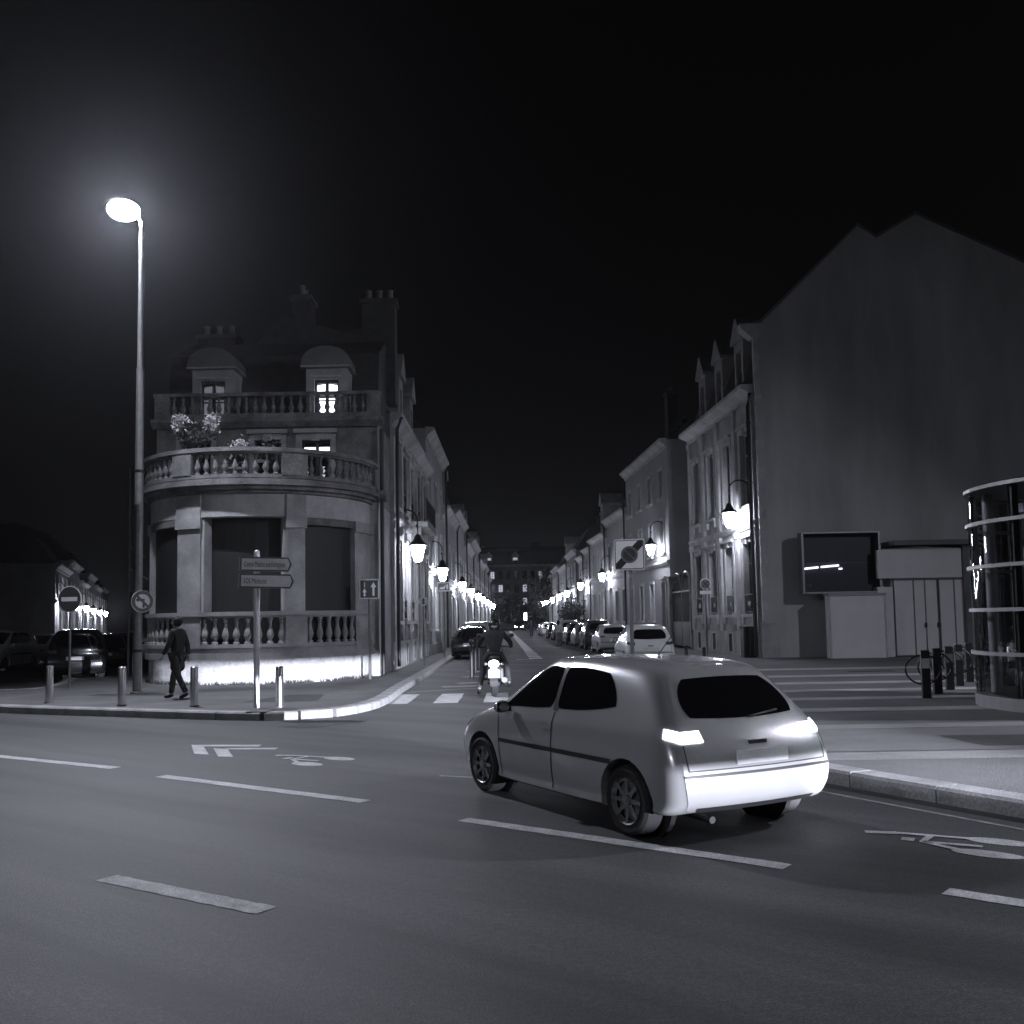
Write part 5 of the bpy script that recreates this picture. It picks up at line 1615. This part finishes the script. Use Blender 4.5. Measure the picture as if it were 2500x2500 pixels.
def person(label, loc, rz, J, top, legs_m, hair_m, h=1.75, long_hair=False, group=None, shoe=BLACK, helmet=None, coat=None):
    """J: joint positions for a 1.75 m figure facing +y"""
    t = thing('person', label, 'person', loc, rz, group)
    t.scale = (h / 1.75,) * 3
    g = lambda k, r: (J[k], r)
    B = {'pel': g('pel', (.13, .10)), 'bel': g('bel', (.11, .085)), 'che': g('che', (.11, .085)), 'nec': g('nec', .05), 'hea': g('hea', (.07, .08)), 'top': g('top', (.075, .085))}
    E = [('pel', 'bel'), ('bel', 'che'), ('che', 'nec'), ('nec', 'hea'), ('hea', 'top')]
    for s in 'LR':
        B.update({'sh' + s: g('sh' + s, .045), 'el' + s: g('el' + s, .04), 'wr' + s: g('wr' + s, .028), 'ha' + s: g('ha' + s, (.035, .018)),
                  'hi' + s: g('hi' + s, .085), 'kn' + s: g('kn' + s, .055), 'an' + s: g('an' + s, .038), 'to' + s: g('to' + s, .035)})
        E += [('che', 'sh' + s), ('sh' + s, 'el' + s), ('el' + s, 'wr' + s), ('wr' + s, 'ha' + s), ('pel', 'hi' + s), ('hi' + s, 'kn' + s), ('kn' + s, 'an' + s), ('an' + s, 'to' + s)]
    obj('body', skin_mesh('body', B, E, 'pel'), SKIN, t)
    # fingers and thumbs
    fm = MB()
    for s in 'LR':
        hnd, wr = Vector(J['ha' + s]), Vector(J['wr' + s])
        d = (hnd - wr).normalized()
        side = d.cross(Vector((1, 0, 0))).normalized()
        for k, ln in enumerate((.065, .075, .072, .055)):
            o_ = hnd + side * (k - 1.5) * 0.018
            fm.tube([o_, o_ + d * ln * .55, o_ + d * ln * .9 + Vector((-.012 if s == 'R' else .012, 0, 0))], [.009, .008, .006], 6)
        o_ = wr + d * .02 + side * 0.03
        fm.tube([o_, o_ + side * .025 + d * .03, o_ + side * .025 + d * .06], [.011, .009, .007], 6)
    obj('fingers', fm, SKIN, t, smooth=True)
    # clothes
    T = {'pel': g('pel', (.165, .125)), 'bel': g('bel', (.155, .12)), 'che': g('che', (.175, .14)), 'nec': g('nec', .08)}
    ET = [('pel', 'bel'), ('bel', 'che'), ('che', 'nec')]
    for s in 'LR':
        T.update({'sh' + s: g('sh' + s, .075), 'el' + s: g('el' + s, .06), 'wr' + s: g('wr' + s, .045)})
        ET += [('che', 'sh' + s), ('sh' + s, 'el' + s), ('el' + s, 'wr' + s)]
    if coat:
        T['hem'] = ((J['pel'][0], J['pel'][1], J['pel'][2] - coat), (.20, .17))
        ET.append(('pel', 'hem'))
    obj('jacket', skin_mesh('jacket', T, ET, 'bel'), top, t)
    L = {'pel': g('pel', (.15, .115))}
    EL = []
    for s in 'LR':
        L.update({'hi' + s: g('hi' + s, .10), 'kn' + s: g('kn' + s, .075), 'an' + s: g('an' + s, .06)})
        EL += [('pel', 'hi' + s), ('hi' + s, 'kn' + s), ('kn' + s, 'an' + s)]
    obj('trousers', skin_mesh('trousers', L, EL, 'pel'), legs_m, t)
    for s in 'LR':
        a, b = Vector(J['an' + s]), Vector(J['to' + s])
        obj('shoe', skin_mesh('shoe', {'h': (a - (b - a) * .35 + Vector((0, 0, -.04)), (.045, .04)), 'm': (a.lerp(b, .5) + Vector((0, 0, -.02)), (.05, .045)), 't': (b + (b - a) * .1, (.045, .03))}, [('h', 'm'), ('m', 't')], 'h', 1), shoe, t)
    hd = Vector(J['hea']).lerp(Vector(J['top']), .55)
    fwd = Vector(J.get('fwd', (0, 1, 0)))
    if helmet:
        hm = MB().ball((0, 0, 0), 0.145, 20, 12, 1.05)
        ho = obj('helmet', hm, helmet, t, hd, smooth=True)
        obj('visor', MB().arc_box((0, 0), 0.147, 0.152, -0.05, 0.05, 120, 240, 12), CAR_GLASS, ho)
        obj('helmet_stripe', MB().arc_box((0, 0), 0.146, 0.150, -0.035, -0.005, -25, 25, 8), SIGN_GREY, ho)
    else:
        hh = MB().ball((0, 0, 0), 0.108, 16, 10, 1.1)
        obj('hair', hh, hair_m, t, hd - fwd * 0.025 + Vector((0, 0, .02)), smooth=True)
        if long_hair:
            p = hd - fwd * 0.07
            obj('hair_fall', skin_mesh('hair_fall', {'a': (p + Vector((0, 0, .05)), (.09, .05)), 'b': (p + Vector((0, 0, -.15)), (.10, .05)), 'c': (p + Vector((0, 0, -.42)), (.08, .035))}, [('a', 'b'), ('b', 'c')], 'a'), hair_m, t)
        face = MB().ball(tuple(hd + fwd * 0.10 + Vector((0, 0, -.02))), 0.018, 8, 6, 1.4)
        obj('nose', face, SKIN, t, smooth=True)
        ey = MB()
        for sx in (-.032, .032):
            lat = Vector((fwd.y, -fwd.x, 0)) * sx
            ey.ball(tuple(hd + fwd * 0.088 + lat + Vector((0, 0, .015))), 0.013, 8, 6)
        obj('eyes', ey, BLACK, t, smooth=True)
        obj('mouth', MB().ball(tuple(hd + fwd * 0.092 + Vector((0, 0, -.065))), 0.02, 8, 6, .35), CLOTH_GREY, t, smooth=True)
        er = MB()
        for sx in (-.085, .085):
            er.ball(tuple(hd + Vector((fwd.y, -fwd.x, 0)) * sx), 0.022, 8, 6, 1.4)
        obj('ears', er, SKIN, t, smooth=True)
    return t

def walk_pose(st=0.22):
    return dict(pel=(0, 0, .95), bel=(0, .01, 1.12), che=(0, .01, 1.36), nec=(0, .02, 1.50), hea=(0, .035, 1.58), top=(0, .035, 1.68),
                shL=(-.19, 0, 1.43), elL=(-.24, .06, 1.15), wrL=(-.23, .2, .95), haL=(-.225, .25, .88),
                shR=(.19, 0, 1.43), elR=(.24, -.08, 1.15), wrR=(.24, -.10, .92), haR=(.24, -.10, .84),
                hiL=(-.10, 0, .90), knL=(-.10, -st * .35, .50), anL=(-.10, -st * 1.3, .13), toL=(-.11, -st * 1.3 + .14, .035),
                hiR=(.10, 0, .90), knR=(.10, st * .75, .50), anR=(.10, st, .09), toR=(.11, st + .16, .035))
person('dark coated person walking past the rounded corner building', (-7.3, 21.45, KZ), heading(-0.9, 0.25), walk_pose(), CLOTH_BLACK, CLOTH_DARK, HAIR, 1.76, coat=0.40)
person('long-haired person in a pale top walking by the right row of cars', (2.85, 62.5, 0), heading(0.1, 1), walk_pose(0.15), CLOTH_PALE, CLOTH_GREY, HAIR, 1.66, long_hair=True)
person('distant dark figure walking in the street', (1.75, 95, 0), heading(0.1, -1), walk_pose(0.18), CLOTH_DARK, CLOTH_DARK, HAIR, 1.72)

# ------------------------------------------------------------------ motorcycle and rider, seen from behind
MC = thing('motorcycle', 'motorcycle with a lit round tail lamp and white plate on the zebra crossing', 'motorcycle', (-0.45, 22.15, 0), R(-1))
mw = MB().lathe([(0.20, -0.05), (0.27, -0.065), (0.30, -0.045), (0.31, 0), (0.30, 0.045), (0.27, 0.065), (0.20, 0.05)], 26, cap=False).mesh('wheel', True)
mr = MB().lathe([(0.205, -0.04), (0.205, 0.04)], 20, cap=False)
for k in range(7):
    a = 2 * PI * k / 7
    mr.tube([(0, 0, 0), (0.21 * math.cos(a), 0.21 * math.sin(a), 0)], 0.014, 5)
mr = mr.lathe([(0.04, -0.07), (0.04, 0.07)], 10).mesh('rim')
for y, s in ((0.22, 1.15), (1.58, 0.95)):
    w = obj('wheel', mw, TYRE, MC, (0, y, 0.31), (0, R(90), 0), (1, 1, s))
    obj('rim', mr, RIM, w)
obj('rear_mudguard', MB().add(*(lambda n: ([(x, 0.22 + 0.36 * math.cos(R(60 + 130 * k / n)), 0.31 + 0.36 * math.sin(R(60 + 130 * k / n))) for k in range(n + 1) for x in (-0.09, 0.09)], [(2 * k, 2 * k + 1, 2 * k + 3, 2 * k + 2) for k in range(n)]))(14)), PLASTIC, MC)
obj('swing_arm', MB().tube([(-0.11, 0.22, 0.31), (-0.11, 0.75, 0.38)], 0.03).tube([(0.11, 0.22, 0.31), (0.11, 0.75, 0.38)], 0.03), IRON, MC)
obj('engine', MB().box(-0.19, 0.19, 0.62, 1.12, 0.22, 0.62), GREY_P, MC, bevel=0.05)
obj('exhaust', MB().tube([(0.2, 0.9, 0.26), (0.22, 0.5, 0.28), (0.23, 0.0, 0.38)], [0.03, 0.06, 0.065], 12), GALV, MC, smooth=True)
obj('tank', skin_mesh('tank', {'a': ((0, 0.72, 0.86), (.10, .10)), 'b': ((0, 0.98, 0.92), (.17, .13)), 'c': ((0, 1.25, 0.90), (.13, .11))}, [('a', 'b'), ('b', 'c')], 'b'), DARK_P, MC)
obj('seat', skin_mesh('seat', {'a': ((0, -0.02, 0.88), (.11, .06)), 'b': ((0, 0.3, 0.84), (.15, .07)), 'c': ((0, 0.68, 0.82), (.12, .07))}, [('a', 'b'), ('b', 'c')], 'b'), PLASTIC, MC)
obj('tail_fairing', skin_mesh('tail_fairing', {'a': ((0, -0.12, 0.80), (.12, .07)), 'b': ((0, 0.3, 0.72), (.17, .10)), 'c': ((0, 0.7, 0.66), (.17, .12))}, [('a', 'b'), ('b', 'c')], 'b'), DARK_P, MC)
obj('tail_light', MB().ball((0, 0, 0), 0.12, 16, 10, 0.72), emit('moto_tail_light', 14.0), MC, (0, -0.15, 0.745), (0, 0, 0), (1, 0.5, 1), smooth=True)
obj('number_plate', MB().prism_y([(-0.12, 0), (0.12, 0), (0.12, 0.17), (0.06, 0.21), (-0.06, 0.21), (-0.12, 0.17)], 0, 0.008), mat('white_plate', 0.8, 0.3, var=0.04), MC, (0, -0.17, 0.44), (R(-8), 0, 0))  # plate's own white, a little paler than the car plates
for s in (-1, 1):
    obj('indicator', MB().ball((s * 0.19, -0.1, 0.74), 0.035, 10, 6).box(s * 0.1, s * 0.17, -0.09, -0.07, 0.735, 0.745), HEAD_GLASS, MC)
    obj('footrest', MB().tube([(s * 0.16, 0.72, 0.36), (s * 0.36, 0.70, 0.36)], 0.02), IRON, MC)
    obj('fork', MB().tube([(s * 0.10, 1.58, 0.31), (s * 0.10, 1.28, 1.05)], 0.028), GALV, MC)
    mi = obj('mirror', MB().tube([(s * 0.3, 1.16, 1.10), (s * 0.36, 1.12, 1.32)], 0.01).ball((s * 0.38, 1.12, 1.36), 0.07, 10, 6, 0.7), PLASTIC, MC)
obj('handlebar', MB().tube([(-0.40, 1.05, 1.06), (-0.22, 1.2, 1.10), (0.22, 1.2, 1.10), (0.40, 1.05, 1.06)], 0.018), IRON, MC)
obj('headlight', MB().ball((0, 1.36, 0.98), 0.11, 14, 8), HEAD_GLASS, MC, smooth=True)
ride = dict(pel=(0, .38, .98), bel=(0, .42, 1.14), che=(0, .52, 1.36), nec=(0, .58, 1.49), hea=(0, .62, 1.545), top=(0, .63, 1.63),
            shL=(-.20, .52, 1.41), elL=(-.36, .74, 1.20), wrL=(-.38, .98, 1.10), haL=(-.385, 1.05, 1.08),
            shR=(.20, .52, 1.41), elR=(.36, .74, 1.20), wrR=(.38, .98, 1.10), haR=(.385, 1.05, 1.08),
            hiL=(-.13, .40, .94), knL=(-.26, .72, .62), anL=(-.36, .42, .16), toL=(-.38, .56, .05),
            hiR=(.13, .40, .94), knR=(.26, .82, .66), anR=(.31, .66, .28), toR=(.32, .82, .22))
person('motorcyclist in black jacket and dark helmet seen from behind', (-0.45, 22.15, 0), R(-1), ride, CLOTH_BLACK, CLOTH_DARK, HAIR, 1.75, helmet=BLACK_P)

# ------------------------------------------------------------------ far left side street: dim houses with wall lanterns
d_l = Vector((-0.365, 1.0)).normalized()
p0 = Vector((-33.5, 72.0))
s = 0.0
for i, (ln, H) in enumerate(((12, 6.4), (13, 7.4), (12, 6.2), (14, 7.6), (16, 6.8), (18, 7.2))):
    a, b = p0 + d_l * s, p0 + d_l * (s + ln)
    house('side_street_house', '%s dim house along the far left side street' % ORD[i], a, b, H, [(1.2, 2.9, 1.0), (4.0, 5.5, 0.95)], 3, wall=(RENDER_GREY, STONE, RENDER_DARK)[i % 3], rise=2.2, back=1.6,
          door=1, plinth=0.5, group='houses of the far left side street', string_z=(3.5,))
    if i < 6:
        q = p0 + d_l * (s + 1.4)
        nrm = Vector((d_l.y, -d_l.x)) * 0.55
        t = lantern(1, 0, q.x + nrm.x, q.y + nrm.y, 3.55, 'lanterns of the far left side street')
        t['label'] = '%s lit lantern along the far left side street' % ORD[i]
        t.rotation_euler = (0, 0, math.atan2(nrm.y, nrm.x))
    s += ln
dh = thing('garden_wall', 'dim low garden wall with gate piers at the far left edge', 'wall', (-33, 62, 0), R(8))
obj('wall', MB().box(-8, 0.0, 0, 0.4, 0, 2.3), RENDER_DARK, dh)
for u in (-5.5, -3.9, -0.4):
    obj('pier', MB().box(u - 0.35, u + 0.35, -0.12, 0.52, 0, 3.0).prism([(u - 0.42, -0.2), (u + 0.42, -0.2), (u + 0.42, 0.6), (u - 0.42, 0.6)], 3.002, 3.16), RENDER_GREY, dh)
gh = house('gabled_cottage', 'dim pale house end at the far left edge', (-47, 77), (-38.5, 74.5), 5.2, [(1.2, 2.7, 1.0), (3.3, 4.6, 0.9)], 2, wall=RENDER_GREY, depth=6, rise=2.8, back=2.0, plinth=0.5)

# ------------------------------------------------------------------ building that closes the street, trees before it
EB = thing('end_building', 'long dark apartment building with scattered lit windows closing the street', 'building', (-11.5, 222, 0))
W_, H_ = 30.0, 14.2
ops, wl = [], []
lit_cells = {(4, 2): 1.0, (3, 3): .5, (3, 9): .5, (2, 2): .3, (2, 3): .3, (2, 4): .6, (2, 7): 1, (2, 10): 1, (1, 3): .2, (1, 4): .2, (1, 7): 1, (1, 10): .2, (0, 7): .15, (0, 8): .15, (0, 9): .15, (0, 10): .2}
for fl in range(4):
    for b in range(16):
        u = 1.0 + b * 1.82
        ops.append((u, u + 1.0, 2.1 + fl * 3.0, 3.8 + fl * 3.0))
        wl.append((fl, b, u, 2.1 + fl * 3.0))
obj('wall', wall_mesh(W_, H_, 12, ops), RENDER_DARK, EB)
wm = win_meshes(1.0, 1.7, 0)
for fl, b, u, z in wl:
    v = lit_cells.get((fl, b), 0)
    f = obj('window', wm['frame'], WOOD_DARK, EB, (u, 0, z))
    obj('pane', wm['pane'], GLASS if v == 0 else (GLASS_FAR if v >= .5 else GLASS_DIM), f)
mansard(EB, W_, H_, 12, 3.2, 1.6)
for u in (6.2, 12.2):
    dd = dormer(EB, u, H_ - 0.05, 2.2, 1.5, GLASS_FAR)
cornice(EB, W_, H_ - 0.4, STONE)
for u in (3, 17, 27):
    chimney(EB, u, 4, H_ + 1, H_ + 5.2, 1.6, 0.8)

leaf_me = None
def tree(label, x, y, h, rad, m=LEAF_DARK, group='trees near the end of the street', name='tree', nleaf=2600, shape=1.0):
    t = thing(name, label, 'tree', (x, y, 0), 0, group)
    tm = MB().tube([(0, 0, 0), (0.05, 0, h * .3), (-0.05, 0.05, h * .6), (0, 0, h * .88)], [h * .028, h * .022, h * .014, h * .004], 8)
    rnd = random.Random(int(x * 31 + y * 7))
    tips = []
    for k in range(9):
        a = rnd.uniform(0, 2 * PI)
        z0 = h * rnd.uniform(.3, .7)
        e = (rad * .75 * math.cos(a), rad * .75 * math.sin(a), z0 + h * rnd.uniform(.08, .22))
        tm.tube([(0, 0, z0), (e[0] * .5, e[1] * .5, z0 + (e[2] - z0) * .65), e], [h * .010, h * .006, h * .002], 5)
        tips.append(e)
    obj('trunk', tm, BARK, t, smooth=True)
    cl = [(0, 0, h * .8)] + tips + [(rnd.gauss(0, rad * .4), rnd.gauss(0, rad * .4), h * rnd.uniform(.45, .95)) for _ in range(12)]
    vs_, fs = [], []
    for k in range(nleaf):
        c = cl[rnd.randrange(len(cl))]
        sp = rad * .28
        p = Vector((c[0] + rnd.gauss(0, sp), c[1] + rnd.gauss(0, sp), c[2] + rnd.gauss(0, sp * shape)))
        if p.z < h * .2:
            continue
        a = Vector((rnd.gauss(0, 1), rnd.gauss(0, 1), rnd.gauss(0, 1))).normalized()
        b = a.cross(Vector((rnd.gauss(0, 1), rnd.gauss(0, 1), rnd.gauss(0, 1)))).normalized()
        q = rnd.uniform(.10, .22) * max(1.0, rad / 2.5)
        o = len(vs_)
        vs_ += [p - a * q, p - b * q * .5, p + a * q, p + b * q * .5]
        fs.append((o, o + 1, o + 2, o + 3))
    obj('crown', MB().add(vs_, fs).mesh('crown', fix=False), m, t)
    return t
tree('round dark tree rising behind the right row of houses', 4.9, 140.0, 8.6, 2.3)
tree('broad dark tree left of the centre at the end of the street', -3.2, 196, 5.6, 3.6)
tree('broad dark tree in the middle at the end of the street', 2.6, 203, 4.8, 3.6)
tree('broad dark tree right of the centre at the end of the street', 8.0, 190, 6.4, 3.6)
tree('small dark street tree beside the right row of cars', 5.15, 87.0, 3.4, 0.95, nleaf=1400)

TL = thing('traffic_signal', 'small lit signal box on a post far down the street', 'traffic light', (1.95, 158, 0))
obj('post', MB().lathe([(0.07, 0), (0.07, 2.6)], 8), IRON, TL)
obj('box', MB().box(-0.3, 0.3, -0.15, 0.15, 1.6, 3.0), PLASTIC, TL)
obj('lamp', MB().box(-0.26, 0.26, -0.17, -0.151, 1.7, 2.9), emit('signal_lamp', 4.0, 0.5, False), TL)

# ------------------------------------------------------------------ plants on the terrace and weeds at the foot of the wall
def potted(label, x, y, z, h, rad, petals, n=420):
    t = thing('potted_plant', label, 'plant', (x, y, z), 0, 'potted plants on the terrace')
    obj('pot', MB().lathe([(0.16, 0), (0.2, 0.28), (0.23, 0.3), (0.21, 0.34)], 12), CLAY, t, smooth=True)
    rnd = random.Random(int(x * 100))
    st = MB()
    heads = []
    for k in range(8):
        a = rnd.uniform(0, 2 * PI)
        e = (rad * .7 * math.cos(a), rad * .5 * math.sin(a), h * rnd.uniform(.75, 1.0))
        st.tube([(0, 0, .3), (e[0] * .4, e[1] * .4, h * .6), e], .012, 5)
        heads.append(e)
    obj('stems', st, LEAF_DARK, t)
    def cards(cl, n, sp, q0, q1):
        vs_, fs = [], []
        for k in range(n):
            c = cl[rnd.randrange(len(cl))]
            p = Vector((c[0] + rnd.gauss(0, sp), c[1] + rnd.gauss(0, sp), c[2] + rnd.gauss(0, sp)))
            a = Vector((rnd.gauss(0, 1), rnd.gauss(0, 1), rnd.gauss(0, 1))).normalized()
            b = a.cross(Vector((rnd.gauss(0, 1), rnd.gauss(0, 1), rnd.gauss(0, 1)))).normalized()
            q = rnd.uniform(q0, q1)
            o = len(vs_)
            vs_ += [p - a * q, p - b * q * .6, p + a * q, p + b * q * .6]
            fs.append((o, o + 1, o + 2, o + 3))
        return MB().add(vs_, fs).mesh('leaves', fix=False)
    obj('leaves', cards([(e[0] * f, e[1] * f, .3 + (e[2] - .3) * f) for e in heads for f in (.5, .75, .95)], n, .10, .03, .07), LEAF, t)
    if petals:
        obj('flowers', cards([(e[0], e[1], e[2] + .05) for e in heads if abs(e[0]) > rad * .25] or heads, 1100, .085, .03, .06), PETAL, t)
x, y = at_arc(-24, RB - 0.25)
potted('large shrub with pale flower heads on the terrace left pier', -7.4 + x, 29.25 + y, 6.05, 1.25, .62, True)
x, y = at_arc(20, RB - 0.35)
potted('small leafy plant on the terrace right of the middle', -7.4 + x, 29.25 + y, 5.65, 1.05, .3, False, 260)
x, y = at_arc(-3, RB - 0.6)
potted('small flowering plant on the middle of the terrace', -7.4 + x, 29.25 + y, 5.65, 0.95, .3, True, 200)
wv, wf = [], []
rnd = random.Random(3)
for k in range(1500):
    a = rnd.uniform(-75, 85)
    dens = 0.5 + 0.5 * math.sin(a * .35) * math.sin(a * .11 + 1)
    if rnd.random() > dens:
        continue
    rr = RB + abs(rnd.gauss(0.02, .04))
    x, y = at_arc(a, rr)
    x, y = x - 7.4, y + 29.25
    hgt = rnd.uniform(.03, .13)
    dx, dy = rnd.gauss(0, .035), rnd.gauss(-.01, .03)
    o = len(wv)
    wv += [(x - .012, y, KZ), (x + .012, y, KZ), (x + dx, y + dy, KZ + hgt)]
    wf.append((o, o + 1, o + 2))
tag(obj('weeds', MB().add(wv, wf).mesh('weeds', fix=False), LEAF), 'low weeds growing along the foot of the bow front', kind='stuff')

# ------------------------------------------------------------------ haze added to give the lamps a lens-like bloom
hz = bpy.data.materials.new('glow_haze')
hz.use_nodes = True
hn = hz.node_tree
hn.nodes.clear()
ho_ = hn.nodes.new('ShaderNodeOutputMaterial')
hv = hn.nodes.new('ShaderNodeVolumePrincipled')
hv.inputs['Color'].default_value = (0.9, 0.9, 0.95, 1)
hv.inputs['Density'].default_value = 0.00018
hv.inputs['Anisotropy'].default_value = 0.84
hn.links.new(hv.outputs[0], ho_.inputs['Volume'])
tag(obj('haze', MB().box(-262, 262, -62, 462, -1.0, 24.0), hz), 'thin haze added for the glow round the lamps', kind='stuff')

bpy.data.scenes.remove(WORK)
